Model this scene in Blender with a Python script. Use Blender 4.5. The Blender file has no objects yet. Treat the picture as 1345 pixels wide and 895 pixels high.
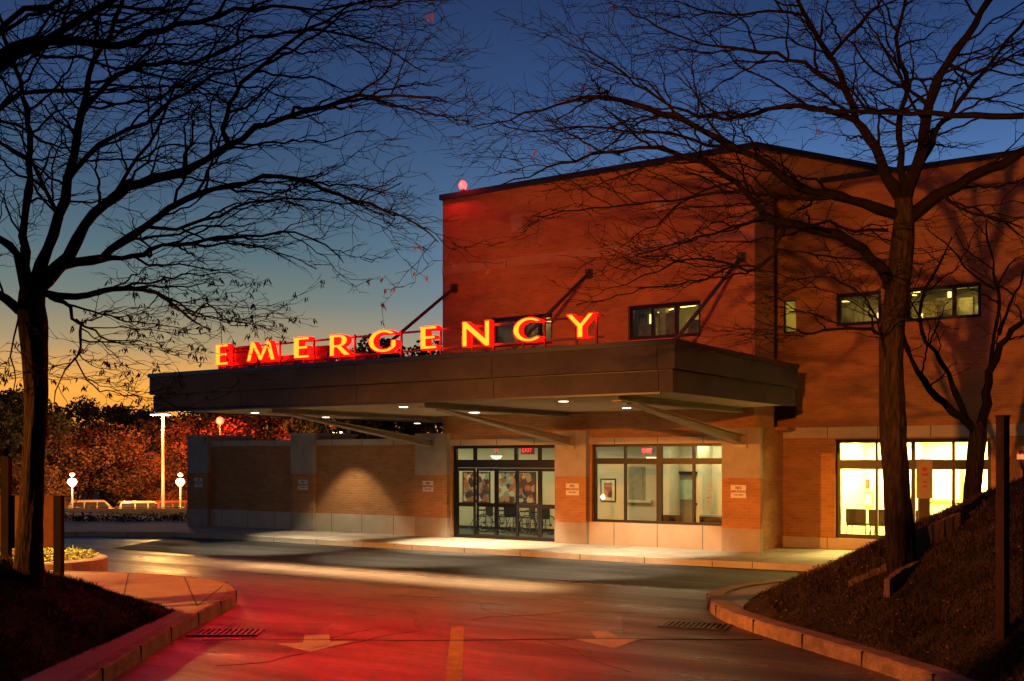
import bpy, bmesh, math, random
from mathutils import Vector, Matrix, noise
rnd = random.Random(7)
C = bpy.context.scene.collection
PI = math.pi
R_ = math.radians
# ---------------------------------------------------------------- frames
F, CX, HY, H = 1447.0, 672.5, 605.0, 2.5
D = Vector((-1.84, 33.67, 0)); RX = Vector((.832, -.555, 0)); IN = Vector((.555, .832, 0))
TH = math.atan2(-.555, .832)
def W(px, py, Y):                      # point seen at a photo position, Y metres ahead
    return Vector(((px-CX)/F*Y, Y, H+(HY-py)/F*Y))
def L2W(x, y, z=0): return D + RX*x + IN*y + Vector((0, 0, z))
def W2L(p):
    q = Vector(p) - D
    return Vector((q.dot(RX), q.dot(IN), p[2]))
def onplane(px, py, y):
    dx, dz = (px-CX)/F, (HY-py)/F
    t = (y + D.x*IN.x + D.y*IN.y)/(dx*IN.x + IN.y)
    return W2L((t*dx, t, H+dz*t))
def onz(px, py, z):
    t = F*(H-z)/(py-HY)
    return Vector(((px-CX)/F*t, t, z))
# ---------------------------------------------------------------- materials
MATS = {}
def nodes_of(name):
    m = bpy.data.materials.new(name); m.use_nodes = True
    nt = m.node_tree; b = nt.nodes['Principled BSDF']
    return m, nt, b
def N(nt, t, **kw):
    n = nt.nodes.new(t)
    for k, v in kw.items(): setattr(n, k, v)
    return n
def mat(name, col, rough=.6, metal=0, var=.15, scale=6, emit=None, es=0, bump=0, spec=.5, stretch=None, var2=0, scale2=40):
    """Plain surface with two sizes of mottling and an optional fine bump."""
    if name in MATS: return MATS[name]
    m, nt, b = nodes_of(name)
    b.inputs['Roughness'].default_value = rough; b.inputs['Metallic'].default_value = metal
    b.inputs['Specular IOR Level'].default_value = spec
    if emit:
        b.inputs['Base Color'].default_value = (*col, 1)
        b.inputs['Emission Color'].default_value = (*emit, 1); b.inputs['Emission Strength'].default_value = es
    else:
        tc = N(nt, 'ShaderNodeTexCoord')
        src = tc.outputs['Object']
        if stretch:
            mp = N(nt, 'ShaderNodeMapping'); mp.inputs['Scale'].default_value = stretch
            nt.links.new(src, mp.inputs[0]); src = mp.outputs[0]
        no = N(nt, 'ShaderNodeTexNoise'); no.inputs['Scale'].default_value = scale; no.inputs['Detail'].default_value = 6
        nt.links.new(src, no.inputs['Vector'])
        rp = N(nt, 'ShaderNodeValToRGB')
        rp.color_ramp.elements[0].position = .3; rp.color_ramp.elements[1].position = .7
        rp.color_ramp.elements[0].color = (*[c*(1-var) for c in col], 1); rp.color_ramp.elements[1].color = (*[min(1, c*(1+var)) for c in col], 1)
        nt.links.new(no.outputs[0], rp.inputs[0])
        out = rp.outputs[0]
        if var2:
            n2 = N(nt, 'ShaderNodeTexNoise'); n2.inputs['Scale'].default_value = scale2; n2.inputs['Detail'].default_value = 3
            nt.links.new(src, n2.inputs['Vector'])
            mx = N(nt, 'ShaderNodeMix', data_type='RGBA', blend_type='MULTIPLY'); mx.inputs[0].default_value = 1
            r2 = N(nt, 'ShaderNodeValToRGB'); r2.color_ramp.elements[0].position = .35; r2.color_ramp.elements[1].position = .65
            v = 1-var2; r2.color_ramp.elements[0].color = (v, v, v, 1)
            nt.links.new(n2.outputs[0], r2.inputs[0]); nt.links.new(out, mx.inputs[6]); nt.links.new(r2.outputs[0], mx.inputs[7])
            out = mx.outputs[2]
        nt.links.new(out, b.inputs['Base Color'])
        if bump:
            bp = N(nt, 'ShaderNodeBump'); bp.inputs['Strength'].default_value = bump; bp.inputs['Distance'].default_value = .02
            n3 = N(nt, 'ShaderNodeTexNoise'); n3.inputs['Scale'].default_value = scale2; n3.inputs['Detail'].default_value = 4
            nt.links.new(src, n3.inputs['Vector']); nt.links.new(n3.outputs[0], bp.inputs['Height']); nt.links.new(bp.outputs[0], b.inputs['Normal'])
    MATS[name] = m
    return m
def brick_mat(name, c1, c2, mortar):
    m, nt, b = nodes_of(name)
    tc = N(nt, 'ShaderNodeTexCoord'); sp = N(nt, 'ShaderNodeSeparateXYZ'); nt.links.new(tc.outputs['Object'], sp.inputs[0])
    ad = N(nt, 'ShaderNodeMath', operation='ADD'); nt.links.new(sp.outputs[0], ad.inputs[0]); nt.links.new(sp.outputs[1], ad.inputs[1])
    cb = N(nt, 'ShaderNodeCombineXYZ'); nt.links.new(ad.outputs[0], cb.inputs[0]); nt.links.new(sp.outputs[2], cb.inputs[1])
    br = N(nt, 'ShaderNodeTexBrick'); br.inputs['Scale'].default_value = 1
    br.inputs['Brick Width'].default_value = .25; br.inputs['Row Height'].default_value = .082
    br.inputs['Mortar Size'].default_value = .008; br.inputs['Mortar Smooth'].default_value = .3; br.inputs['Bias'].default_value = -.2
    br.inputs['Color1'].default_value = (*c1, 1); br.inputs['Color2'].default_value = (*c2, 1); br.inputs['Mortar'].default_value = (*mortar, 1)
    nt.links.new(cb.outputs[0], br.inputs['Vector'])
    # weathering: horizontal, course-aligned mottling plus big soft patches
    mp = N(nt, 'ShaderNodeMapping'); mp.inputs['Scale'].default_value = (1.1, 2.4, 1); nt.links.new(cb.outputs[0], mp.inputs[0])
    n1 = N(nt, 'ShaderNodeTexNoise'); n1.inputs['Scale'].default_value = 1; n1.inputs['Detail'].default_value = 5; nt.links.new(mp.outputs[0], n1.inputs['Vector'])
    r1 = N(nt, 'ShaderNodeValToRGB'); r1.color_ramp.elements[0].position = .32; r1.color_ramp.elements[1].position = .68
    r1.color_ramp.elements[0].color = (.86, .84, .82, 1); r1.color_ramp.elements[1].color = (1.1, 1.08, 1.05, 1)
    nt.links.new(n1.outputs[0], r1.inputs[0])
    mx = N(nt, 'ShaderNodeMix', data_type='RGBA', blend_type='MULTIPLY'); mx.inputs[0].default_value = 1
    nt.links.new(br.outputs[0], mx.inputs[6]); nt.links.new(r1.outputs[0], mx.inputs[7])
    nt.links.new(mx.outputs[2], b.inputs['Base Color'])
    bp = N(nt, 'ShaderNodeBump'); bp.inputs['Strength'].default_value = .5; bp.inputs['Distance'].default_value = .01; bp.invert = True
    nt.links.new(br.outputs['Fac'], bp.inputs['Height']); nt.links.new(bp.outputs[0], b.inputs['Normal'])
    b.inputs['Roughness'].default_value = .85; b.inputs['Specular IOR Level'].default_value = .25
    MATS[name] = m
    return m
def panel_mat(name, col, period, off, rough=.7, var=.12):
    """Stone or metal panels: thin dark joints every `period` metres along x, fine speckle."""
    m, nt, b = nodes_of(name)
    tc = N(nt, 'ShaderNodeTexCoord'); sp = N(nt, 'ShaderNodeSeparateXYZ'); nt.links.new(tc.outputs['Object'], sp.inputs[0])
    a = N(nt, 'ShaderNodeMath', operation='ADD'); a.inputs[1].default_value = 100*period-off; nt.links.new(sp.outputs[0], a.inputs[0])
    mo = N(nt, 'ShaderNodeMath', operation='MODULO'); mo.inputs[1].default_value = period; nt.links.new(a.outputs[0], mo.inputs[0])
    lt = N(nt, 'ShaderNodeMath', operation='GREATER_THAN'); lt.inputs[1].default_value = .022; nt.links.new(mo.outputs[0], lt.inputs[0])
    no = N(nt, 'ShaderNodeTexNoise'); no.inputs['Scale'].default_value = 1.3; no.inputs['Detail'].default_value = 8; no.inputs['Roughness'].default_value = .7
    nt.links.new(tc.outputs['Object'], no.inputs['Vector'])
    rp = N(nt, 'ShaderNodeValToRGB'); rp.color_ramp.elements[0].position = .3; rp.color_ramp.elements[1].position = .7
    rp.color_ramp.elements[0].color = (*[c*(1-var) for c in col], 1); rp.color_ramp.elements[1].color = (*[c*(1+var) for c in col], 1)
    nt.links.new(no.outputs[0], rp.inputs[0])
    mx = N(nt, 'ShaderNodeMix', data_type='RGBA'); mx.inputs[6].default_value = (*[c*.25 for c in col], 1)
    nt.links.new(lt.outputs[0], mx.inputs[0]); nt.links.new(rp.outputs[0], mx.inputs[7]); nt.links.new(mx.outputs[2], b.inputs['Base Color'])
    b.inputs['Roughness'].default_value = rough; b.inputs['Specular IOR Level'].default_value = .2
    MATS[name] = m
    return m
def glass_mat(name, tint, refl):
    m, nt, b = nodes_of(name); nt.nodes.remove(b)
    o = nt.nodes['Material Output']
    t = N(nt, 'ShaderNodeBsdfTransparent'); t.inputs[0].default_value = (*tint, 1)
    g = N(nt, 'ShaderNodeBsdfGlossy'); g.inputs['Roughness'].default_value = .02
    fr = N(nt, 'ShaderNodeFresnel'); fr.inputs[0].default_value = 1.45
    mu = N(nt, 'ShaderNodeMath', operation='MULTIPLY'); mu.inputs[1].default_value = refl; nt.links.new(fr.outputs[0], mu.inputs[0])
    mx = N(nt, 'ShaderNodeMixShader'); nt.links.new(mu.outputs[0], mx.inputs[0]); nt.links.new(t.outputs[0], mx.inputs[1]); nt.links.new(g.outputs[0], mx.inputs[2])
    nt.links.new(mx.outputs[0], o.inputs[0]); MATS[name] = m
    return m
def asphalt_mat(name, col, r0, r1, streak):
    """Asphalt: aggregate speckle, worn lanes and damp streaks that run along the drive."""
    m, nt, b = nodes_of(name)
    tc = N(nt, 'ShaderNodeTexCoord')
    mp = N(nt, 'ShaderNodeMapping'); mp.inputs['Rotation'].default_value = (0, 0, -TH); nt.links.new(tc.outputs['Object'], mp.inputs[0])
    ms = N(nt, 'ShaderNodeMapping'); ms.inputs['Scale'].default_value = (.16, 1.5, 1); nt.links.new(mp.outputs[0], ms.inputs[0])
    n1 = N(nt, 'ShaderNodeTexNoise'); n1.inputs['Scale'].default_value = 1; n1.inputs['Detail'].default_value = 6; n1.inputs['Roughness'].default_value = .6; nt.links.new(ms.outputs[0], n1.inputs['Vector'])
    n2 = N(nt, 'ShaderNodeTexNoise'); n2.inputs['Scale'].default_value = 24; n2.inputs['Detail'].default_value = 5; n2.inputs['Roughness'].default_value = .85; nt.links.new(tc.outputs['Object'], n2.inputs['Vector'])
    n3 = N(nt, 'ShaderNodeTexNoise'); n3.inputs['Scale'].default_value = .5; n3.inputs['Detail'].default_value = 7; nt.links.new(tc.outputs['Object'], n3.inputs['Vector'])
    ra = N(nt, 'ShaderNodeMapRange'); ra.inputs[1].default_value = .35; ra.inputs[2].default_value = .65; ra.inputs[3].default_value = r0; ra.inputs[4].default_value = r1
    nt.links.new(n1.outputs[0], ra.inputs[0]); nt.links.new(ra.outputs[0], b.inputs['Roughness'])
    rp = N(nt, 'ShaderNodeValToRGB'); rp.color_ramp.elements[0].position = .34; rp.color_ramp.elements[1].position = .66
    rp.color_ramp.elements[0].color = (*[c*.35 for c in col], 1); rp.color_ramp.elements[1].color = (*[c*1.7 for c in col], 1)
    nt.links.new(n2.outputs[0], rp.inputs[0])
    r3 = N(nt, 'ShaderNodeValToRGB'); r3.color_ramp.elements[0].position = .35; r3.color_ramp.elements[1].position = .65
    r3.color_ramp.elements[0].color = (.65, .65, .65, 1); r3.color_ramp.elements[1].color = (1.2, 1.2, 1.2, 1); nt.links.new(n3.outputs[0], r3.inputs[0])
    r4 = N(nt, 'ShaderNodeValToRGB'); r4.color_ramp.elements[0].position = .36; r4.color_ramp.elements[1].position = .62
    v = 1-streak; r4.color_ramp.elements[0].color = (1.25, 1.25, 1.25, 1); r4.color_ramp.elements[1].color = (v, v, v, 1); nt.links.new(n1.outputs[0], r4.inputs[0])
    a = N(nt, 'ShaderNodeMix', data_type='RGBA', blend_type='MULTIPLY'); a.inputs[0].default_value = 1; nt.links.new(rp.outputs[0], a.inputs[6]); nt.links.new(r3.outputs[0], a.inputs[7])
    c = N(nt, 'ShaderNodeMix', data_type='RGBA', blend_type='MULTIPLY'); c.inputs[0].default_value = 1; nt.links.new(a.outputs[2], c.inputs[6]); nt.links.new(r4.outputs[0], c.inputs[7])
    nt.links.new(c.outputs[2], b.inputs['Base Color'])
    n5 = N(nt, 'ShaderNodeTexVoronoi'); n5.inputs['Scale'].default_value = 10; nt.links.new(tc.outputs['Object'], n5.inputs['Vector'])
    r5 = N(nt, 'ShaderNodeMapRange'); r5.inputs[1].default_value = 0; r5.inputs[2].default_value = .8; r5.inputs[3].default_value = .4; r5.inputs[4].default_value = 1.7; nt.links.new(n5.outputs['Distance'], r5.inputs[0])
    d5 = N(nt, 'ShaderNodeMix', data_type='RGBA', blend_type='MULTIPLY'); d5.inputs[0].default_value = 1; nt.links.new(c.outputs[2], d5.inputs[6]); nt.links.new(r5.outputs[0], d5.inputs[7]); nt.links.new(d5.outputs[2], b.inputs['Base Color'])
    bp = N(nt, 'ShaderNodeBump'); bp.inputs['Strength'].default_value = .6; bp.inputs['Distance'].default_value = .012
    nt.links.new(n2.outputs[0], bp.inputs['Height']); nt.links.new(bp.outputs[0], b.inputs['Normal'])
    if 'damp' in name: b.inputs['Specular IOR Level'].default_value = .6
    MATS[name] = m
    return m
def art_mat(name, seed):
    m, nt, b = nodes_of(name)
    tc = N(nt, 'ShaderNodeTexCoord'); mp = N(nt, 'ShaderNodeMapping'); mp.inputs['Location'].default_value = (seed, seed*2, 0); mp.inputs['Rotation'].default_value = (0, .5, 0)
    nt.links.new(tc.outputs['Object'], mp.inputs[0])
    vo = N(nt, 'ShaderNodeTexVoronoi'); vo.inputs['Scale'].default_value = 5.5; vo.distance = 'CHEBYCHEV'; nt.links.new(mp.outputs[0], vo.inputs['Vector'])
    sp = N(nt, 'ShaderNodeSeparateColor'); nt.links.new(vo.outputs['Color'], sp.inputs[0])
    rp = N(nt, 'ShaderNodeValToRGB'); rp.color_ramp.interpolation = 'CONSTANT'
    cols = [(.03, .015, .01), (.30, .10, .04), (.10, .03, .02), (.42, .20, .08), (.22, .26, .22), (.36, .12, .05), (.05, .03, .03), (.5, .42, .28)]
    while len(rp.color_ramp.elements) < len(cols): rp.color_ramp.elements.new(.5)
    for i, c in enumerate(cols): rp.color_ramp.elements[i].position = i/len(cols); rp.color_ramp.elements[i].color = (*c, 1)
    nt.links.new(sp.outputs[0], rp.inputs[0]); nt.links.new(rp.outputs[0], b.inputs['Base Color']); b.inputs['Roughness'].default_value = .5
    MATS[name] = m
    return m

BRICK = brick_mat('brick', (.42, .195, .075), (.33, .143, .053), (.36, .24, .13))
STONE = panel_mat('stone', (.47, .40, .31), 1.32, .35)
BAND = mat('band_stone', (.40, .24, .13), .85, var=.12, scale=2)
STONEP = mat('pale_stone', (.36, .31, .25), .8, var=.12, scale=3, var2=.15, scale2=60)
FASCIA = panel_mat('fascia_panel', (.052, .044, .056), 3.93, 2.75, .8, .3)
COPING = mat('dark_metal_coping', (.012, .014, .02), .35, .3)
SOFFIT = mat('soffit', (.62, .53, .37), .8, var=.06, scale=1.5)
STEEL = mat('painted_steel', (.30, .26, .19), .5, .1)
FRAME = mat('bronze_frame', (.008, .007, .006), .35, .2)
GLASS = glass_mat('glass', (.93, .96, .92), 1.0)
GLASSR = glass_mat('office_glass', (.97, .97, .9), .5)
PLASTER = mat('interior_plaster', (.56, .52, .34), .85, var=.04, scale=2)
CEIL = mat('ceiling_tile', (.62, .6, .5), .9, var=.04)
CARPET = mat('carpet', (.06, .09, .085), .95, var=.2, scale=20)
ASPH = asphalt_mat('damp_asphalt', (.040, .031, .027), .27, .52, .25)
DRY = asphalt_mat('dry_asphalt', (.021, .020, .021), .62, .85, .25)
FARR = mat('far_road_asphalt', (.075, .07, .075), .95, var=.3, scale=1.5, spec=.05)
LOT = asphalt_mat('parking_asphalt', (.05, .048, .048), .6, .8, .2)
CONC = panel_mat('concrete_walk', (.37, .34, .29), 1.5, .2, .85, .2)
WALKC = mat('old_concrete', (.33, .27, .19), .85, var=.16, scale=1.6, var2=.35, scale2=50, bump=.3)
ROD = mat('rod_paint', (.075, .05, .042), .5, .1)
KERB = mat('kerb_concrete', (.29, .18, .105), .85, var=.35, scale=4, var2=.4, scale2=40, bump=.5)
GRASSG = mat('grass_soil', (.034, .028, .015), .95, spec=.08, var=.5, scale=2.5, var2=.5, scale2=30, bump=.8)
TERR = mat('far_grass', (.02, .022, .014), .95, var=.3, scale=.3)
BARK = mat('bark', (.027, .019, .0145), .95, spec=.06, var=.55, scale=9, stretch=(3, 3, .55), bump=1.0, scale2=14, var2=.4)
TWIG = mat('twig_bark', (.008, .006, .0055), .95, spec=.05, var=.3)
PAINT = mat('road_paint', (.46, .36, .26), .7, var=.2, scale=3, var2=.4, scale2=40)
RED_EM = mat('sign_red', (.3, .01, .01), .4, emit=(1, .0012, .0006), es=9)
BACK_GLOW = mat('added_back_glow', (.3, .01, .01), .4, emit=(1, .006, .002), es=170)
YEL_EM = mat('sign_yellow', (.5, .3, .1), .4, emit=(1, .0026, .00010), es=265)
RAILM = mat('sign_rail_metal', (.045, .02, .018), .5, .3)
BLACK = mat('black_rubber', (.012, .012, .012), .6)
CHROME = mat('chrome', (.55, .55, .52), .22, 1)
VINYL = mat('black_vinyl', (.012, .012, .014), .45)
WOOD = mat('weathered_wood', (.17, .10, .06), .85, var=.4, scale=5, stretch=(6, 6, .7), bump=.6, var2=.4)
POST = mat('brown_post_paint', (.07, .034, .022), .8, spec=.12, var=.25, var2=.3)
WHITE = mat('sign_white', (.62, .60, .56), .5, var=.05)
INK = mat('sign_ink', (.05, .02, .02), .6)
REDINK = mat('red_ink', (.35, .03, .02), .6)

# ---------------------------------------------------------------- mesh helpers
class MB:
    def __init__(s): s.v = []; s.f = []; s.m = []; s.cur = 0
    def face(s, pts):
        i = len(s.v); s.v += [tuple(p) for p in pts]; s.f.append(tuple(range(i, i+len(pts)))); s.m.append(s.cur)
    def box(s, x0, x1, y0, y1, z0, z1):
        i = len(s.v)
        s.v += [(x0, y0, z0), (x1, y0, z0), (x1, y1, z0), (x0, y1, z0), (x0, y0, z1), (x1, y0, z1), (x1, y1, z1), (x0, y1, z1)]
        for q in ((0, 3, 2, 1), (4, 5, 6, 7), (0, 1, 5, 4), (1, 2, 6, 5), (2, 3, 7, 6), (3, 0, 4, 7)): s.f.append(tuple(i+k for k in q)); s.m.append(s.cur)
        return s
    def prism(s, poly, z0, z1):
        i = len(s.v); n = len(poly)
        s.v += [(p[0], p[1], z0) for p in poly] + [(p[0], p[1], z1) for p in poly]
        s.f.append(tuple(i+k for k in reversed(range(n)))); s.f.append(tuple(i+n+k for k in range(n))); s.m += [s.cur]*2
        for k in range(n):
            j = (k+1) % n; s.f.append((i+k, i+j, i+n+j, i+n+k)); s.m.append(s.cur)
        return s
    def beam(s, a, b, w, h, up=(0, 0, 1)):
        a, b = Vector(a), Vector(b); d = (b-a).normalized(); u = Vector(up)
        r = d.cross(u); r = r.normalized() if r.length > 1e-4 else Vector((1, 0, 0)); u = r.cross(d)
        i = len(s.v)
        for p in (a, b):
            for sx, sy in ((-1, -1), (1, -1), (1, 1), (-1, 1)): s.v.append(tuple(p + r*sx*w/2 + u*sy*h/2))
        for q in ((0, 1, 2, 3), (7, 6, 5, 4), (0, 4, 5, 1), (1, 5, 6, 2), (2, 6, 7, 3), (3, 7, 4, 0)): s.f.append(tuple(i+k for k in q)); s.m.append(s.cur)
        return s
    def tube(s, pts, rad, n=6, cap=True):
        pts = [Vector(p) for p in pts]
        if not hasattr(rad, '__len__'): rad = [rad]*len(pts)
        base = len(s.v); prev = None
        for k, p in enumerate(pts):
            t = (pts[min(k+1, len(pts)-1)] - pts[max(k-1, 0)])
            t = t.normalized() if t.length > 1e-9 else Vector((0, 0, 1))
            if prev is None:
                prev = t.orthogonal().normalized()
            r = prev - t*prev.dot(t); r = r.normalized() if r.length > 1e-6 else t.orthogonal().normalized(); prev = r
            q = t.cross(r)
            for j in range(n):
                a = 2*PI*j/n; s.v.append(tuple(p + (r*math.cos(a)+q*math.sin(a))*rad[k]))
        for k in range(len(pts)-1):
            for j in range(n):
                j2 = (j+1) % n; a = base+k*n
                s.f.append((a+j, a+j2, a+n+j2, a+n+j)); s.m.append(s.cur)
        if cap and n > 2:
            s.f.append(tuple(base+j for j in reversed(range(n)))); e = base+(len(pts)-1)*n; s.f.append(tuple(e+j for j in range(n))); s.m += [s.cur]*2
        return s
    def ring(s, c, axis, R, r, n=24, k=5):
        c, ax = Vector(c), Vector(axis).normalized(); u = ax.orthogonal().normalized(); v = ax.cross(u)
        b0 = len(s.v)
        for i in range(n):
            a = 2*PI*i/n; d = u*math.cos(a)+v*math.sin(a)
            for j in range(k):
                t = 2*PI*j/k; s.v.append(tuple(c + d*(R+r*math.cos(t)) + ax*r*math.sin(t)))
        for i in range(n):
            for j in range(k):
                s.f.append((b0+i*k+j, b0+((i+1) % n)*k+j, b0+((i+1) % n)*k+(j+1) % k, b0+i*k+(j+1) % k)); s.m.append(s.cur)
        return s
    def lathe(s, prof, c=(0, 0, 0), n=16):
        b0 = len(s.v)
        for r, z in prof:
            for j in range(n):
                a = 2*PI*j/n; s.v.append((c[0]+r*math.cos(a), c[1]+r*math.sin(a), c[2]+z))
        for i in range(len(prof)-1):
            for j in range(n):
                j2 = (j+1) % n; s.f.append((b0+i*n+j, b0+i*n+j2, b0+(i+1)*n+j2, b0+(i+1)*n+j)); s.m.append(s.cur)
        s.f.append(tuple(b0+j for j in reversed(range(n)))); e = b0+(len(prof)-1)*n; s.f.append(tuple(e+j for j in range(n))); s.m += [s.cur]*2
        return s
    def wall(s, x0, x1, z0, z1, ops, y0, t):
        """A wall facing -y with real openings (x0, x1, z0, z1) and reveals t deep."""
        xs = sorted({x0, x1, *[o[0] for o in ops], *[o[1] for o in ops]}); zs = sorted({z0, z1, *[o[2] for o in ops], *[o[3] for o in ops]})
        hole = lambda x, z: any(o[0] < x < o[1] and o[2] < z < o[3] for o in ops)
        for a, b in zip(xs, xs[1:]):
            for c, d in zip(zs, zs[1:]):
                if hole((a+b)/2, (c+d)/2): continue
                s.face([(a, y0, c), (b, y0, c), (b, y0, d), (a, y0, d)]); s.face([(b, y0+t, c), (a, y0+t, c), (a, y0+t, d), (b, y0+t, d)])
        for a, b, c, d in [(x0, x1, z0, z1), *ops]:
            s.face([(a, y0, c), (a, y0, d), (a, y0+t, d), (a, y0+t, c)]); s.face([(b, y0, d), (b, y0, c), (b, y0+t, c), (b, y0+t, d)])
            s.face([(a, y0, d), (b, y0, d), (b, y0+t, d), (a, y0+t, d)]); s.face([(b, y0, c), (a, y0, c), (a, y0+t, c), (b, y0+t, c)])
        return s
    def build(s, name, m, parent=None, smooth=False, bevel=0):
        me = bpy.data.meshes.new(name); me.from_pydata(s.v, [], s.f)
        for x in (m if isinstance(m, (list, tuple)) else [m]): me.materials.append(x)
        if any(s.m): me.polygons.foreach_set('material_index', s.m)
        if smooth: me.polygons.foreach_set('use_smooth', [True]*len(s.f))
        me.update()
        o = bpy.data.objects.new(name, me); C.objects.link(o)
        if parent: o.parent = parent
        if bevel:
            md = o.modifiers.new('edge', 'BEVEL'); md.width = bevel; md.segments = 2; md.limit_method = 'ANGLE'
        return o
def tag(o, label=None, cat=None, group=None, kind=None):
    for k, v in (('label', label), ('category', cat), ('group', group), ('kind', kind)):
        if v: o[k] = v
    return o
def thing(name, label, cat, loc=(0, 0, 0), rz=0, group=None):
    o = bpy.data.objects.new(name, None); C.objects.link(o); o.empty_display_size = .2
    o.location = loc; o.rotation_euler = (0, 0, rz)
    return tag(o, label, cat, group)
def bthing(name, label, cat, x=0, y=0, z=0, group=None): return thing(name, label, cat, L2W(x, y, z), TH, group)
def dup(o, loc=None, rz=None, label=None, parent=None):
    c = o.copy(); C.objects.link(c)
    if parent: c.parent = parent
    if loc is not None: c.location = loc
    if rz is not None: c.rotation_euler = (0, 0, rz)
    if label: c['label'] = label
    for ch in list(o.children): dup(ch, parent=c)
    return c
def text_mesh(body, size, name, m, parent, loc, rot=(PI/2, 0, 0), depth=.002, bold=0):
    cu = bpy.data.curves.new(name, 'FONT'); cu.body = body; cu.size = size; cu.align_x = 'CENTER'; cu.align_y = 'CENTER'; cu.extrude = depth; cu.offset = bold
    o = bpy.data.objects.new('tmp', cu); C.objects.link(o); dg = bpy.context.evaluated_depsgraph_get()
    me = bpy.data.meshes.new_from_object(o.evaluated_get(dg)); bpy.data.objects.remove(o)
    me.materials.clear(); me.materials.append(m)
    t = bpy.data.objects.new(name, me); C.objects.link(t); t.parent = parent; t.location = loc; t.rotation_euler = rot
    return t
def lamp(kind, loc, col, power, name='light', size=.1, rot=None, to=None, angle=None, blend=.5, parent=None):
    l = bpy.data.lights.new(name, kind); l.color = col; l.energy = power
    if kind == 'AREA': l.size = size
    else: l.shadow_soft_size = size
    if kind == 'SPOT': l.spot_size = R_(angle or 90); l.spot_blend = blend
    o = bpy.data.objects.new(name, l); C.objects.link(o); o.location = loc
    if to is not None: o.rotation_euler = (Vector(to)-Vector(loc)).to_track_quat('-Z', 'Y').to_euler()
    elif rot: o.rotation_euler = rot
    return o

# ---------------------------------------------------------------- world
def build_world():
    w = bpy.data.worlds.new('World'); bpy.context.scene.world = w; w.use_nodes = True
    nt = w.node_tree; bg = nt.nodes['Background']
    tc = N(nt, 'ShaderNodeTexCoord'); sp = N(nt, 'ShaderNodeSeparateXYZ'); nt.links.new(tc.outputs['Generated'], sp.inputs[0])
    mr = N(nt, 'ShaderNodeMapRange'); mr.inputs[1].default_value = 0; mr.inputs[2].default_value = .5; nt.links.new(sp.outputs[2], mr.inputs[0])
    def ramp(stops):
        r = N(nt, 'ShaderNodeValToRGB'); e = r.color_ramp.elements
        while len(e) < len(stops): e.new(.5)
        for i, (p, c) in enumerate(stops): e[i].position = p*2; e[i].color = (*c, 1)
        nt.links.new(mr.outputs[0], r.inputs[0]); return r
    west = ramp([(0, (1.05, .28, .02)), (.035, (1.0, .35, .038)), (.062, (.90, .385, .062)), (.10, (.38, .275, .14)), (.14, (.155, .19, .165)), (.18, (.082, .14, .17)), (.23, (.046, .092, .16)), (.30, (.026, .060, .150)), (.40, (.014, .031, .098)), (.5, (.008, .016, .058))])
    east = ramp([(0, (.26, .28, .30)), (.10, (.22, .30, .42)), (.19, (.12, .23, .46)), (.25, (.062, .14, .33)), (.32, (.026, .066, .190)), (.40, (.013, .031, .100)), (.5, (.006, .012, .045))])
    # bearing round from the afterglow
    at = N(nt, 'ShaderNodeMath', operation='ARCTAN2'); nt.links.new(sp.outputs[0], at.inputs[0]); nt.links.new(sp.outputs[1], at.inputs[1])
    ab = N(nt, 'ShaderNodeMath', operation='ADD'); ab.inputs[1].default_value = .42; nt.links.new(at.outputs[0], ab.inputs[0])
    aa = N(nt, 'ShaderNodeMath', operation='ABSOLUTE'); nt.links.new(ab.outputs[0], aa.inputs[0])
    f = N(nt, 'ShaderNodeMapRange', interpolation_type='SMOOTHSTEP'); f.inputs[1].default_value = .18; f.inputs[2].default_value = .72; nt.links.new(aa.outputs[0], f.inputs[0])
    mx = N(nt, 'ShaderNodeMix', data_type='RGBA'); nt.links.new(f.outputs[0], mx.inputs[0]); nt.links.new(west.outputs[0], mx.inputs[6]); nt.links.new(east.outputs[0], mx.inputs[7])
    # the sky opposite the afterglow has already gone dark
    bk = N(nt, 'ShaderNodeMapRange', interpolation_type='SMOOTHSTEP'); bk.inputs[1].default_value = 1.0; bk.inputs[2].default_value = 2.0; nt.links.new(aa.outputs[0], bk.inputs[0])
    m2 = N(nt, 'ShaderNodeMix', data_type='RGBA'); m2.inputs[7].default_value = (.016, .022, .042, 1); nt.links.new(bk.outputs[0], m2.inputs[0]); nt.links.new(mx.outputs[2], m2.inputs[6])
    sky = N(nt, 'ShaderNodeTexSky', sky_type='NISHITA'); sky.sun_disc = False; sky.sun_elevation = R_(-2.5); sky.sun_rotation = R_(-24)
    sc = N(nt, 'ShaderNodeMix', data_type='RGBA', blend_type='ADD'); sc.inputs[0].default_value = .02
    nt.links.new(m2.outputs[2], sc.inputs[6]); nt.links.new(sky.outputs[0], sc.inputs[7])
    nt.links.new(sc.outputs[2], bg.inputs[0]); bg.inputs[1].default_value = 1.12
build_world()

# ---------------------------------------------------------------- camera
cam = bpy.data.cameras.new('camera'); co = bpy.data.objects.new('camera', cam); C.objects.link(co)
co.location = (0, 0, H); co.rotation_euler = (PI/2, 0, 0)
cam.sensor_width = 36; cam.lens = F/1345*36; cam.shift_y = (HY-447.5)/1345; cam.shift_x = 0; cam.clip_end = 4000; cam.clip_start = .05
bpy.context.scene.camera = co

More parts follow.
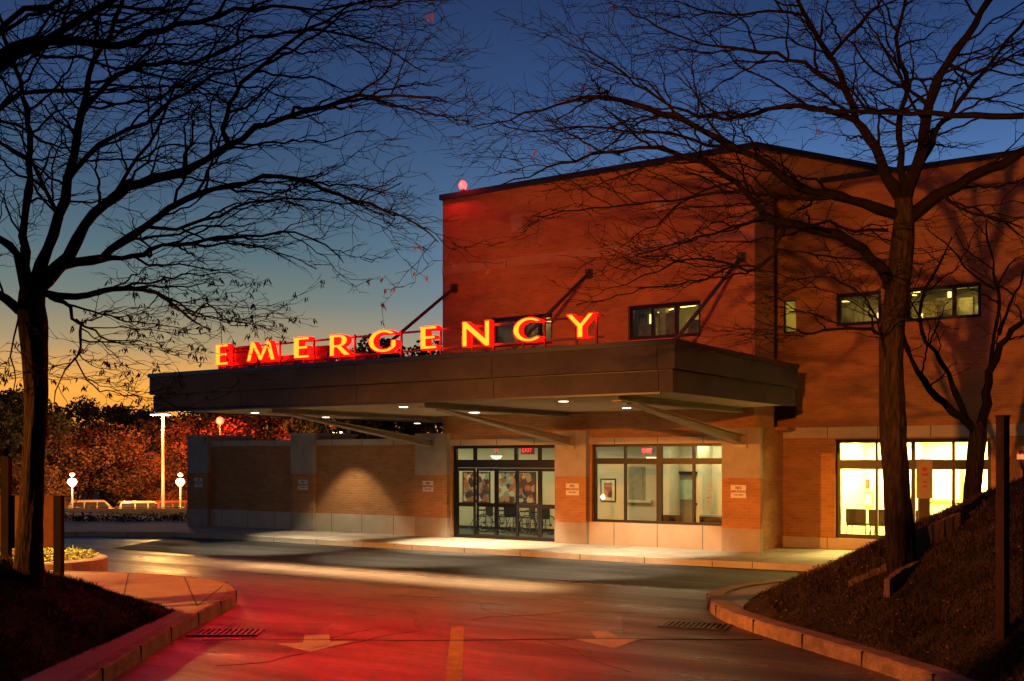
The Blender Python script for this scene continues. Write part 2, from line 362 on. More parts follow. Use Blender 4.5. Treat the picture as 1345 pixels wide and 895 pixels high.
# ---------------------------------------------------------------- ground
KERB_L = [(-30, 23.4), (-9.36, 23.04), (-7.6, 22.6), (-6.4, 21.95), (-5.6, 21.2), (-5.1, 20.2), (-4.78, 19.0), (-4.75, 17.6), (-4.7, 15.5), (-4.55, 12.5), (-4.4, 9), (-4.3, -6)]
KERB_R = [(5.1, -6), (4.85, 9), (4.42, 12.5), (3.95, 14.3), (3.5, 16.0), (3.28, 17.2), (3.28, 18.4), (3.5, 19.5), (4.2, 20.6), (5.1, 21.4), (6.2, 22.4), (8.4, 25.6), (10.4, 28.6)]
def seg_dist(p, poly):
    best = 1e9; q = Vector(p[:2])
    for a, b in zip(poly, poly[1:]):
        a, b = Vector(a), Vector(b); d = b-a; t = max(0, min(1, (q-a).dot(d)/d.dot(d))); best = min(best, (q-a-d*t).length)
    return best
def smin(a, b, k): h = max(0, min(1, .5+.5*(b-a)/k)); return b*(1-h)+a*h-k*h*(1-h)
def bump2(x, y): return .05*noise.noise((x*.9, y*.9, 1.3)) + .025*noise.noise((x*3, y*3, 4))
def hill_r(x, y):
    # bank on the right: rises from the west kerb and from the drive on its north side
    kx = 9.9
    for (ax, ay), (bx, by) in zip(KERB_R, KERB_R[1:]):
        if ay <= y <= by: kx = ax+(bx-ax)*(y-ay)/(by-ay)
    if y > 19.5: kx = 3.5+(y-19.5)*.3
    d1 = x-kx-.32; d2 = (x-5.7)*.83-(y-21.9)*.56-.6
    d3 = y - 4
    h = smin(.74*d1, .49*d2, .3)
    h = smin(h, 2.45+.05*(x-7), .5)
    h = max(h, -.22)
    return .17 + h + (bump2(x, y) if h > .05 else bump2(x, y)*max(0, h)/.05)
def hill_l(x, y):
    d1 = -5.15-x; d2 = (17.2-y)*.85
    if y > 15.8: d1 = min(d1, d1)
    h = smin(.62*d1, .55*d2, .3); h = smin(h, 1.25, .5); h = max(h, -.22)
    return .17 + h + (bump2(x+9, y) if h > .05 else 0)

def grid_sheet(name, x0, x1, y0, y1, step, fn, m, keep=None):
    nx, ny = int((x1-x0)/step)+1, int((y1-y0)/step)+1
    v = [(x0+i*step, y0+j*step, fn(x0+i*step, y0+j*step)) for j in range(ny) for i in range(nx)]
    f = []
    for j in range(ny-1):
        for i in range(nx-1):
            a = j*nx+i
            q = (a, a+1, a+nx+1, a+nx)
            if keep is None or all(keep(*v[k]) for k in q): f.append(q)
    me = bpy.data.meshes.new(name); me.from_pydata(v, [], f); me.materials.append(m); me.polygons.foreach_set('use_smooth', [True]*len(f))
    o = bpy.data.objects.new(name, me); C.objects.link(o); o['kind'] = 'structure'
    return o
def far_z(x, y):
    t = max(0, min(1, (y-57)/1.0))
    return -.04-2.4*t
def terrain():
    ys = [-60, -20, 0, 20, 40, 56, 58, 60, 62, 64, 66, 68, 70, 72, 74, 80, 100, 140, 220, 400, 900, 2500]
    xs = [-2500, -900, -400, -200, -120, -80, -60, -40, -20, 0, 20, 40, 60, 100, 200, 500, 2500]
    v = [(x, y, far_z(x, y)) for y in ys for x in xs]; nx = len(xs)
    f = [(j*nx+i, j*nx+i+1, (j+1)*nx+i+1, (j+1)*nx+i) for j in range(len(ys)-1) for i in range(nx-1)]
    mb = MB(); mb.v = v; mb.f = f; mb.m = [0]*len(f); o = mb.build('ground', TERR); o['kind'] = 'structure'
terrain()
mb = MB(); mb.face([(-70, -20, 0), (40, -20, 0), (40, 57, 0), (-70, 57, 0)]); mb.build('road', ASPH)['kind'] = 'structure'
mb = MB(); mb.face([(-70, 45, .005), (-5, 45, .005), (-5, 57.2, .005), (-70, 57.2, .005)]); mb.build('far_road', FARR)['kind'] = 'structure'
mb = MB(); mb.face([(-90, 74, -2.43), (20, 74, -2.43), (20, 104, -2.43), (-90, 104, -2.43)]); mb.build('parking_lot', LOT)['kind'] = 'structure'
# dry lane under the canopy
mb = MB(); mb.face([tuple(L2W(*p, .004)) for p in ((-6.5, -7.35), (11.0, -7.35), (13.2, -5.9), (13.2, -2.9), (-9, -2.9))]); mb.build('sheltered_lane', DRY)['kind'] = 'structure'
# entrance pavement with its kerb
PAVE = [(12.9, -2.6), (9.2, -2.85), (8.4, -2.95), (-6, -3.0), (-9, -3.25), (-11.5, -4.6), (-14, -6.6), (-24, -14), (-34, -14), (-30, 3.5), (-14.2, 3.2), (-11.9, 1.4), (-11.9, .06), (-.4, .06), (13, .06), (13, 2.08), (9.72, 2.08), (9.72, 2.09), (13.8, 2.09), (13.8, -1.5)]
PAVE = [(13.8, -2.5), (9.2, -2.85), (8.4, -2.95), (-6, -3.0), (-9, -3.25), (-11.5, -4.6), (-14, -6.6), (-24, -14), (-34, -14), (-30, 3.5), (-14.2, 3.2), (-11.9, 1.4), (-11.9, 0), (9.72, 0), (9.72, 2.1), (13.8, 2.1)]
root = MB().prism(PAVE, -.05, .15).build('sidewalk', CONC); root.location = D; root.rotation_euler = (0, 0, TH); root['kind'] = 'structure'
def kerb_strip(name, path, w, z, side, m=KERB, ztop=None):
    """A kerb of width w along a path; side = +1 keeps it to the left of the direction."""
    mb = MB(); pts = [Vector(p) for p in path]; n = len(pts); sec = []
    for i, p in enumerate(pts):
        t = (pts[min(i+1, n-1)]-pts[max(i-1, 0)]).normalized(); nn = Vector((-t.y, t.x))*side
        zz = z + .012*noise.noise((p.x*2, p.y*2, 0))
        prof = [(-.0, -.03), (.012, zz-.03), (.035, zz-.006), (.06, zz), (w, zz), (w, -.03)]
        sec.append([(p.x+nn.x*a, p.y+nn.y*a, b) for a, b in prof])
    k = 6
    for s_ in sec: mb.v += s_
    for i in range(n-1):
        for j in range(k-1):
            a = i*k+j; q = (a, a+1, a+k+1, a+k); mb.f.append(q if side < 0 else q[::-1]); mb.m.append(0)
    o = mb.build(name, m, smooth=False); o['kind'] = 'structure'
    return o
def densify(path, step=.35):
    out = []; P = [Vector((p[0], p[1], 0)) for p in path]
    for i in range(len(P)-1):
        p0, p1, p2, p3 = P[max(i-1, 0)], P[i], P[i+1], P[min(i+2, len(P)-1)]
        n = max(1, int((p2-p1).length/step))
        for k in range(n):
            t = k/n
            out.append((.5*((2*p1)+(p2-p0)*t+(2*p0-5*p1+4*p2-p3)*t*t+(3*p1-p0-3*p2+p3)*t**3)).to_2d())
    out.append(P[-1].to_2d()); return out
KL = densify(KERB_L[1:]); KR = densify(KERB_R)
kerb_strip('kerb_left', [Vector(KERB_L[0])]+KL, .17, .20, -1)
kerb_strip('kerb_right', KR, .3, .19, -1)
PK = densify([L2W(*p)[:2] for p in ((13.5, -2.5), (9.2, -2.87), (8.4, -2.97), (-6, -3.02), (-9, -3.27), (-11.5, -4.62), (-14, -6.62), (-24, -14.02))], .5)
kerb_strip('kerb_entrance', PK, .16, .156, -1, CONC)
# left corner pavement and mound
mb = MB(); pl = [(p.x, p.y) for p in ([Vector(KERB_L[0])]+KL)]
mb.prism([(p[0]-.02, p[1]-.03) for p in pl]+[(-30, -6)], -.05, .185)
o = mb.build('corner_sidewalk', WALKC); o['kind'] = 'structure'
mb = MB()
for (a, b) in (((-9.6, 23.0), (-7.6, 17.5)), ((-7.9, 22.7), (-6.1, 17.2)), ((-6.55, 22.0), (-5.0, 17.5)), ((-5.38, 20.7), (-5.02, 17.6))):
    mb.beam((a[0], a[1], .186), (b[0], b[1], .186), .022, .004)
mb.build('sidewalk_joints', mat('joint_dirt', (.05, .04, .03), .9))['kind'] = 'structure'
grid_sheet('grass_mound', -24, -4.9, -4, 17.6, .16, hill_l, GRASSG)
inside_r = lambda x, y: x > 3.2
grid_sheet('grass_bank', 3.5, 26, -4, 32, .16, lambda x, y: hill_r(x, y), GRASSG, lambda x, y, z: W2L((x, y, 0)).y < 2.0)
mb = MB(); mb.prism([(p.x+.1, p.y) for p in KR]+[(26, 28.6), (26, -6)], -.05, .165)
mb.build('bank_sidewalk', WALKC)['kind'] = 'structure'

def hit(px, py, fn, y0=9, y1=40):
    Y = y0
    while Y < y1:
        p = W(px, py, Y)
        if p.z <= fn(p.x, p.y): return p
        Y += .02
    return W(px, py, y1)

# painted markings
def flat(name, pts, m, label, cat, group=None, z=.004):
    mb = MB(); mb.face([(p[0], p[1], z) for p in pts]); return tag(mb.build(name, m), label, cat, group)
g = lambda px, py: onz(px, py, 0)
def arrow(stem, head, label):
    mb = MB()
    for P_ in (stem, head): mb.face([(*g(*p)[:2], .004) for p in P_])
    tag(mb.build('painted_arrow', PAINT), label, 'road arrow', 'arrows painted on the road')
arrow([(400, 834), (398, 844.3), (434, 843.2), (432, 833)], [(363, 846), (408, 857), (465, 842)], 'painted lane arrow on the road to the left of the centre line')
arrow([(776, 829.5), (783, 838.6), (812, 838.2), (798, 829)], [(750, 839), (806, 852), (845, 838)], 'painted lane arrow on the road to the right of the centre line')
flat('centre_line', [(-.93, 16.95, 0), (-.74, 16.95, 0), (-.42, 9, 0), (-.62, 9, 0)], mat('yellow_paint', (.42, .25, .06), .7, var=.3, var2=.5, scale2=30), 'worn painted centre line running down the middle of the driveway', 'road line')
CRACK = mat('tar_seam', (.008, .008, .008), .5)
mb = MB(); r8 = random.Random(5)
mb.tube([(x, 15.35+.05*math.sin(x*1.3)+.0135*x+r8.gauss(0, .012), .0) for x in [-4.3+i*.3 for i in range(27)]], .013, 4)
for (x0_, y0_, a_, n_) in ((-3.6, 13.4, .35, 16), (1.4, 13.0, 1.9, 12), (-1.9, 18.6, .1, 22), (2.0, 18.0, 2.6, 14), (-2.6, 20.5, -.5, 26)):
    P_ = [(x0_, y0_, 0)]
    for k_ in range(n_): a_ += r8.gauss(0, .28); P_.append((P_[-1][0]+.22*math.cos(a_), P_[-1][1]+.22*math.sin(a_), 0))
    mb.tube(P_, [.004+.005*r8.random() for _ in P_], 4)
mb.build('road_seam', CRACK)['kind'] = 'structure'
PATCH = asphalt_mat('patch_asphalt', (.034, .028, .025), .36, .6, .15)
mb = MB()
for q in ([(-4.15, 14.4), (-2.9, 14.3), (-2.75, 16.9), (-4.3, 17.0)], [(1.6, 15.9), (3.1, 15.7), (2.95, 17.5), (1.75, 17.7)], [(-1.6, 19.7), (.4, 18.9), (.75, 19.9), (-1.3, 20.6)]): mb.face([(x, y, .0025) for x, y in q])
mb.build('road_patch', PATCH)['kind'] = 'structure'
mb = MB()
for K_, s_ in ((KL, -1), (KR, -1)):
    acc = 0
    for i in range(1, len(K_)-1):
        acc += (K_[i]-K_[i-1]).length
        if acc > 1.35:
            acc = 0; t_ = (K_[i+1]-K_[i-1]).normalized(); n_ = Vector((-t_.y, t_.x))*s_; w_ = .17 if K_ is KL else .3; h_ = .207 if K_ is KL else .197; p_ = K_[i]
            mb.beam((p_.x-n_.x*.006, p_.y-n_.y*.006, h_/2-.01), (p_.x+n_.x*w_, p_.y+n_.y*w_, h_/2-.01), .016, h_)
mb.build('kerb_joints', MATS['joint_dirt'])['kind'] = 'structure'

# storm drains
def drain(cx, cy, rz, label):
    t = thing('storm_drain', label, 'drain grate', (cx, cy, .004), rz, 'storm drain grates by the kerbs')
    fr = MB(); fr.box(-.5, .5, -.3, -.25, 0, .02).box(-.5, .5, .25, .3, 0, .02).box(-.5, -.45, -.25, .25, 0, .02).box(.45, .5, -.25, .25, 0, .02)
    fr.build('frame', mat('cast_iron', (.07, .06, .055), .4, .7), t)
    b = MB()
    for i in range(11): b.box(-.41+i*.08-.02, -.41+i*.08+.02, -.25, .25, .002, .018)
    b.build('grate', MATS['cast_iron'], t); MB().box(-.45, .45, -.25, .25, .0005, .001).build('pit_plate', mat('pit_dark', (.002, .002, .002), .9), t)  # near-black plate; the darkness below the grate is in its colour
p = onz(297, 832, 0); drain(p.x, p.y, R_(3), 'iron storm drain grate beside the kerb of the bright corner pavement')
p = onz(913, 823, 0); drain(p.x, p.y, R_(-20), 'iron storm drain grate beside the kerb of the grassy bank')

# ================================================================ hospital building
hb = bthing('hospital_building', 'two storey red brick hospital building with pale stone bands and lit windows', 'building')
DOOR = (0.0, 3.78, .155, 2.95); WIN = (4.9, 8.86, .78, 2.95)
UPA = (6.05, 8.2, 5.8, 6.74); UPB = (1.5, 3.6, 5.86, 6.74)
RY = 2.1
UPR = (12.95, 14.75, 6.05, 6.92); UPL = (11.15, 12.32, 6.05, 6.92); OFF = (11.12, 14.98, .45, 3.06)
mb = MB().wall(-.35, 9.7, 0, 10.5, [DOOR, WIN, UPA, UPB], 0, .3)
mb.face([(-.35, .3, 3.08), (-.35, .3, 10.5), (-.35, 13, 10.5), (-.35, 13, 3.08)])          # far left side
mb.face([(9.7, .3, 0), (9.7, RY, 0), (9.7, RY, 3.39), (9.7, .3, 3.39)]); mb.face([(9.7, .3, 3.39), (9.7, 1.4, 3.39), (9.7, 1.4, 10.5), (9.7, .3, 10.5)]); mb.face([(9.7, 1.4, 3.39), (8.9, 1.4, 3.39), (8.9, 1.4, 10.5), (9.7, 1.4, 10.5)]); mb.face([(8.9, 1.4, 3.39), (8.9, 2.8, 3.39), (8.9, 2.8, 10.5), (8.9, 1.4, 10.5)])
mb.face([(-.35, .3, 10.45), (9.7, .3, 10.45), (9.7, 13, 10.45), (-.35, 13, 10.45)])
mb.build('front_wall', BRICK, hb)
# angled upper storey wall that carries the parapet back over the right wing
mb = MB().prism([(9.705, .02), (9.7+.4535*9, .89*9), (9.705, 8.02)], 9.7, 10.5); mb.build('angled_wall', BRICK, hb)
# right wing
mb = MB().wall(9.7, 34, 0, 3.39, [OFF], RY, .3)
mb.wall(10.06, 34, 3.392, 9.9, [UPL, UPR], RY, .3)
mb.face([(10.06, RY+.3, 3.4), (10.06, 3.0, 3.4), (10.06, 3.0, 9.9), (10.06, RY+.3, 9.9)])
mb.face([(9.7, RY+.3, 9.87), (34, RY+.3, 9.87), (34, 14, 9.87), (9.7, 14, 9.87)])
mb.build('wing_wall', BRICK, hb)
SLOT = (onplane(1029.5, 410, 2.8).x, 10.02, 6.06, 6.96)
mb = MB().wall(8.905, 10.5, 3.39, 9.9, [SLOT], 2.8, .12); mb.box(9.21, 10.055, 1.41, 2.8, 3.3, 3.391); mb.build('recess_panel', BRICK, hb)
# trim
mb = MB().box(-.43, 9.78, -.08, .38, 10.5, 10.66); mb.box(-.43, -.3, .38, 13, 10.5, 10.66)
mb.beam((9.72, 0, 10.58), (9.72+.4535*9, .89*9, 10.58), .16, .16); mb.build('roof_coping', COPING, hb)
MB().box(10.0, 34, RY-.07, RY+.35, 9.9, 10.04).build('roof_coping', COPING, hb)
MB().box(-.352, 9.703, -.012, .05, 8.2, 8.47).build('stone_band', BAND, hb)
MB().box(9.701, 34, RY-.025, RY+.05, 3.1, 3.385).build('stone_band', STONE, hb)
MB().box(9.701, 34, RY-.04, RY+.06, 0.0, .44).build('stone_base', STONE, hb)
MB().box(4.82, 8.88, -.05, .29, .14, .775).build('stone_base', STONE, hb)
MB().box(-.08, 3.8, -.03, .1, 2.952, 3.13).build('stone_lintel', STONE, hb); MB().box(4.82, 8.88, -.03, .1, 2.952, 3.13).build('stone_lintel', STONE, hb)
def pier(x0, x1, ydepth, parent, ztop=3.33, yf=-.18):
    o = MB().box(x0, x1, yf, ydepth, .745, 2.05).build('pier', BRICK, parent)
    MB().box(x0-.004, x1+.004, yf-.004, ydepth, 2.05, ztop).build('pier_capital', STONEP, o)
    MB().box(x0-.006, x1+.006, yf-.006, ydepth, .13, .745).build('pier_plinth', STONEP, o)
    return o
pier(-1.29, -.06, .32, hb); pier(3.8, 4.82, -.005, hb); pier(8.88, 9.92, -.005, hb)
# windows: frame with pane; bars = list of x, rails = list of (z0, z1)
def window(name, op, xs, rails, y, parent, fw=.07, m=FRAME, gm=GLASS, mw=.06, dp=.1):
    x0, x1, z0, z1 = op; mb = MB()
    mb.box(x0, x0+fw, y, y+dp, z0, z1); mb.box(x1-fw, x1, y, y+dp, z0, z1); mb.box(x0+fw, x1-fw, y, y+dp, z0, z0+fw); mb.box(x0+fw, x1-fw, y, y+dp, z1-fw, z1)
    for i, x in enumerate(xs):
        w = mw
        if isinstance(x, tuple): x, w = x
        mb.box(x-w/2, x+w/2, y+.005, y+dp-.005, z0+fw, z1-fw)
    for a, b in rails: mb.box(x0+fw, x1-fw, y+.009, y+dp-.009, a, b)
    o = mb.build(name, m, parent)
    MB().box(x0+fw*.5, x1-fw*.5, y+dp*.5, y+dp*.5+.006, z0+fw*.5, z1-fw*.5).build('pane', gm, o)
    return o
window('window', WIN, [onplane(820, 630, .1).x, (onplane(865, 630, .1).x, .16), onplane(910, 630, .1).x], [(2.40, 2.56)], .12, hb)
window('window', UPA, [onplane(857, 420, .1).x, onplane(888, 420, .1).x], [], .1, hb, fw=.1, mw=.09)
window('window', UPB, [2.55, 3.1], [], .1, hb, fw=.1, mw=.09)
window('window', SLOT, [], [], 2.81, hb, fw=.03)
window('window', UPL, [], [], RY+.1, hb, fw=.1)
window('window', UPR, [onplane(1253, 395, RY+.1).x], [], RY+.1, hb, fw=.09, mw=.09)
window('window', OFF, [onplane(1151, 640, RY+.1).x, (onplane(1199, 640, RY+.1).x, .1), (onplane(1252, 640, RY+.1).x, .07)], [(2.27, 2.52)], RY+.1, hb, fw=.1, gm=GLASSR)
# automatic entrance doors: transom frame, two fixed side leaves, two sliding leaves
ed = window('entrance_door', DOOR, [], [(2.28, 2.52), ], .1, hb, fw=.09)
dx = [onplane(p, 630, .1).x for p in (623, 649, 677, 708)]
for x in (dx[0], dx[2], dx[3]): MB().box(x-.05, x+.05, .11, .19, 2.52, 2.87).build('transom_bar', FRAME, ed)
def leaf(a, b, y):
    m_ = MB(); m_.box(a, a+.06, y, y+.05, .16, 2.27); m_.box(b-.06, b, y, y+.05, .16, 2.27); m_.box(a+.06, b-.06, y, y+.05, .16, .26); m_.box(a+.06, b-.06, y, y+.05, 2.18, 2.27); m_.box(a+.06, b-.06, y, y+.05, 1.10, 1.22)
    m_.build('door_leaf', FRAME, ed)
leaf(.09, dx[0], .13); leaf(dx[0]+.01, dx[1], .2); leaf(dx[1]+.01, dx[2], .2); leaf(dx[2]+.02, dx[3], .13); leaf(dx[3]+.01, 3.69, .13)
for (a, b, c, d) in ((2.2, 2.6, 9.2, 9.7), (6.9, 7.22, 9.2, 9.6)):
    o = MB().box(a, b, -.03, .02, c, d).build('wall_vent', mat('vent_paint', (.42, .26, .16), .6), hb)
    m_ = MB()
    for i in range(6): m_.box(a+.03, b-.03, -.04, -.03, c+.05+i*(d-c-.08)/6, c+.08+i*(d-c-.08)/6)
    m_.build('louver', MATS['vent_paint'], o)
# interiors --------------------------------------------------------
IY = 3.7
mb = MB().box(-4.4, 9.66, IY, IY+.1, .1, 3.1); mb.box(-4.4, -4.3, .42, IY, .1, 3.1); mb.box(-4.4, -.3, .36, .42, .1, 3.1); mb.box(9.56, 9.66, .3, IY, .1, 3.3)
qx = lambda p: onplane(p, 620, 3.0).x
mb.box(qx(866), qx(880), 2.95, IY, .1, 3.1); mb.box(qx(917), qx(923), 2.95, IY, .1, 3.1)
mb.build('lobby_wall', PLASTER, hb)
mb = MB().box(-.3, 9.66, .3, IY, .1, .157); mb.box(-4.4, -.3, .42, IY, .1, .157); mb.build('lobby_floor', CARPET, hb); MB().box(-4.4, 9.66, .42, IY, 3.1, 3.16).build('lobby_ceiling', CEIL, hb)
MB().box(-4.2, 4.29, IY-.02, IY-.001, .158, .26).build('baseboard', BLACK, hb)
qz = lambda py, p=840, y=IY: onplane(p, py, y).z
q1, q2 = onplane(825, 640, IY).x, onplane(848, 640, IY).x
mb = MB().box(q1, q2, IY-.012, IY-.004, qz(657), qz(613)); mb.box(q1+.32, q1+.52, IY-.03, IY-.012, qz(657), qz(613)); mb.build('dark_opening_panel', mat('shade_wall', (.30, .27, .17), .8), hb)  # flat darker panels stand in for a recess, its shade in their colour
MB().box(q1-.1, q2+.25, IY-.12, IY-.004, qz(659)-.03, qz(657)).build('ledge', PLASTER, hb)
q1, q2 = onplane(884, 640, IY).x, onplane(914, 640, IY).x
mb = MB().box(q1, q2, IY-.016, IY-.004, .3, qz(622)); mb.build('dim_opening_panel', mat('dim_room', (.16, .17, .12), .7), hb)  # flat panel; the dimness of a room beyond is put into its colour
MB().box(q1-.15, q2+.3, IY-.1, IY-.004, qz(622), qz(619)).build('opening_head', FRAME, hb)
MB().box(q1+.1, q1+.75, IY-.04, IY-.017, qz(655), qz(630)).build('teal_poster', mat('teal_panel', (.22, .40, .36), .5), hb)
m_ = MB().box(q1+.95, q1+1.0, IY-.08, IY-.02, .3, qz(622)); m_.box(q1+1.0, q2, IY-.07, IY-.03, qz(662), qz(659)); m_.build('inner_door_frame', FRAME, hb)
for (p_, y0_, y1_) in ((858, 648, 656), (858, 657, 666)): xx = onplane(p_, 650, 3.0).x; MB().box(xx-.06, xx+.04, IY-.06, IY-.005, qz(y1_), qz(y0_)).build('wall_switch', FRAME, hb)
xx = onplane(931, 650, 1.6).x; m_ = MB()
for k_ in range(6): m_.box(xx-.05+.03*(k_ % 2), xx+.06+.03*(k_ % 2), 1.6, 1.63, 1.2+k_*.11, 1.28+k_*.11)
m_.build('brochures', mat('paper_pale', (.6, .58, .5), .7), hb)
MB().box(7.2, 8.2, 2.2, 2.6, .157, .95).build('reception_desk', mat('desk_laminate', (.3, .27, .22), .4), hb)
# office on the right
oy = RY+.3
mb = MB().box(10.6, 10.7, oy, oy+4, .1, 3.3); mb.box(16.4, 16.5, oy, oy+4, .1, 3.3); mb.box(10.6, 16.5, oy+4, oy+4.1, .1, 3.3); mb.box(12.3, 12.4, oy+1.2, oy+4, .1, 3.3)
mb.build('office_wall', mat('office_paint', (.74, .70, .50), .85, var=.03), hb)
MB().box(10.6, 16.5, oy, oy+4, .3, .36).build('office_floor', mat('office_carpet', (.3, .26, .16), .9), hb); MB().box(10.6, 16.5, oy, oy+4, 3.14, 3.3).build('office_ceiling', CEIL, hb)
m_ = MB().box(12.5, 12.57, oy+3.9, oy+3.99, .36, 2.4); m_.box(13.4, 13.47, oy+3.9, oy+3.99, .36, 2.4); m_.box(12.57, 13.4, oy+3.9, oy+3.99, 2.33, 2.4); m_.box(12.57, 13.4, oy+3.9, oy+3.99, 1.3, 1.36)
m_.build('door_frame', mat('oak_trim', (.45, .28, .08), .6), hb)
# upper rooms
def upper_room(x0, x1, y0, z0, z1, dep):
    m2 = MB().box(x0, x1, y0+dep, y0+dep+.1, z0, z1); m2.box(x0, x0+.06, y0, y0+dep, z0, z1); m2.box(x1-.06, x1, y0, y0+dep, z0, z1); m2.build('room_wall', mat('upper_room_paint', (.30, .26, .10), .85, var=.25, scale=1.2), hb)
    m2 = MB().box(x0, x1, y0, y0+dep, z1, z1+.1); m2.build('room_ceiling', mat('upper_ceiling', (.22, .2, .1), .9, var=.3), hb); MB().box(x0, x1, y0, y0+dep, z0-.1, z0).build('room_floor', CARPET, hb)
    r3 = random.Random(int(x0*10))
    for k in range(int((x1-x0)*2.2)): xx = r3.uniform(x0+.1, x1-.4); hh = r3.uniform(.5, 1.5); yy = y0+r3.uniform(.9, dep-.4); MB().box(xx, xx+r3.uniform(.15, .45), yy, yy+.2, z0, z0+.7+hh).build('cabinet', mat('shelf_clutter', (.12, .105, .05), .7, var=.8, scale=3), hb)
    m3 = MB()
    for k in range(int((x1-x0)/.9)):
        m3.tube([(x0+.5+k*.9, y0+.5, z1-.25), (x0+.6+k*.9, y0+dep-.2, z1-.22)], .05, 6)
    m3.tube([(x0+.1, y0+1.1, z1-.4), (x1-.1, y0+1.1, z1-.42)], .07, 7)
    m3.build('duct', mat('duct_metal', (.3, .28, .2), .35, .6), hb)
    TL_ = mat('glow_bar', (1, .9, .5), .5, emit=(1, .66, .18), es=2.6)  # random glowing bars imitate ceiling tubes and irregular window reflections
    for k in range(int((x1-x0)*1.6)):
        xx = r3.uniform(x0+.2, x1-.9); yy = y0+r3.uniform(.6, dep-.3); zz = z1-r3.uniform(.12, .5); l = r3.uniform(.15, .8)
        MB().beam((xx, yy, zz), (xx+l, yy+r3.uniform(-.5, .5), zz), .05, .03).build('ceiling_glow_bar', TL_, hb)
        if k % 3 == 0: xx = r3.uniform(x0+.2, x1-.3); MB().box(xx, xx+r3.uniform(.03, .10), y0+dep-.05, y0+dep-.02, z0+r3.uniform(.6, 1.2), z0+r3.uniform(1.4, 2.1)).build('wall_glow_bar', TL_, hb)
    for k in range(int((x1-x0)*1.5)):
        xx = r3.uniform(x0+.1, x1-.3); zz = z0+r3.uniform(.8, 1.7); MB().box(xx, xx+r3.uniform(.15, .5), y0+dep-.04, y0+dep-.01, zz, zz+r3.uniform(.2, .5)).build('wall_notice', mat(r3.choice(['notice_pale', 'notice_tan']), (.5, .45, .25), .8), hb)
upper_room(3.85, 8.5, .3, 4.95, 7.35, 3); upper_room(-.2, 3.8, .3, 4.95, 7.35, 3); upper_room(9.3, 16, 2.95, 5.2, 7.5, 3)
AREA = []
def room_light(x, y, z, p, col=(1, .86, .52), s=.8): lamp('AREA', L2W(x, y, z), col, p, 'room_light', s)
LB = (1, .88, .58)
room_light(-2.4, 1.9, 3.07, 58, LB); room_light(.2, 1.9, 3.07, 52, LB); room_light(3.0, 1.9, 3.07, 52, LB); room_light(5.6, 1.6, 3.07, 52, LB); room_light(8.6, 1.6, 3.07, 63, LB); room_light(7.0, 2.9, 3.07, 34, LB)
for x in (11.5, 13.2, 15.2): room_light(x, oy+1.3, 3.1, 520, (1, .76, .22)); room_light(x, oy+2.9, 3.1, 520, (1, .76, .22))
room_light(7.2, 1.8, 7.3, 60, (1, .72, .22)); room_light(2.5, 1.8, 7.3, 45, (1, .62, .24)); room_light(13.9, 4.2, 7.4, 60, (1, .74, .22)); room_light(10.3, 3.9, 7.4, 40, (1, .74, .22)); room_light(11.6, 4.2, 7.4, 45, (1, .7, .22))
# ================================================================ things inside the lobby
def frame_picture(x, y, z, w, h, label, name, cat, inner, fm, group=None, fw=.04, matw=0):
    t = bthing(name, label, cat, x, y, z, group)
    m2 = MB(); m2.box(-w/2, w/2, -.03, 0, 0, fw); m2.box(-w/2, w/2, -.03, 0, h-fw, h); m2.box(-w/2, -w/2+fw, -.03, 0, fw, h-fw); m2.box(w/2-fw, w/2, -.03, 0, fw, h-fw); m2.build('frame', fm, t)
    if matw:
        MB().box(-w/2+fw, w/2-fw, -.018, -.006, fw, h-fw).build('mat_board', mat('mat_board', (.62, .58, .42), .8), t)
        MB().box(-w/2+fw+matw, w/2-fw-matw, -.022, -.018, fw+matw, h-fw-matw).build('picture', inner, t)
    else: MB().box(-w/2+fw, w/2-fw, -.02, -.006, fw, h-fw).build('picture', inner, t)
    return t
WALN = mat('walnut_frame', (.06, .02, .012), .4)
def at_wall(px0, px1, py0, py1, y): a, b = onplane(px0, py1, y), onplane(px1, py0, y); return (a.x+b.x)/2, a.z, b.x-a.x, b.z-a.z
x, z, w, h = at_wall(608, 644, 620, 660, IY-.01); frame_picture(x, IY-.005, z, w, h, 'abstract painting behind the left side of the entrance doors', 'wall_painting', 'painting', art_mat('art_one', 3.1), WALN, 'abstract paintings in the lobby')
x, z, w, h = at_wall(654, 704, 620, 661, IY-.01); frame_picture(x, IY-.005, z, w, h, 'wider abstract painting behind the right side of the entrance doors', 'wall_painting', 'painting', art_mat('art_two', 8.7), WALN, 'abstract paintings in the lobby')
x, z, w, h = at_wall(789, 809, 629, 659, IY-.01); frame_picture(x, IY-.005, z, w, h, 'framed print with wide pale mount seen through the lobby window', 'framed_print', 'picture', art_mat('print_art', 1.3), WALN, None, .035, .1)
x, z, w, h = at_wall(1127, 1147, 646, 666, oy+3.97); frame_picture(x, oy+3.99, z, w, h, 'gold framed certificate on the bright office wall', 'framed_certificate', 'picture', mat('paper', (.7, .68, .6), .8), mat('gold_frame', (.5, .36, .06), .4))
x, z, w, h = at_wall(1130, 1142, 630, 641, oy+3.97); frame_picture(x, oy+3.99, z, w, h, 'small dark plaque above the gold framed certificate', 'wall_plaque', 'plaque', mat('plaque_dark', (.06, .05, .03), .5), WALN)
x, z, w, h = at_wall(1108, 1116, 622, 674, oy+3.97); frame_picture(x, oy+3.99, z, w, h, 'tall narrow oak framed board at the left end of the bright office', 'notice_board', 'board', mat('cork', (.5, .38, .15), .9), MATS['oak_trim'])
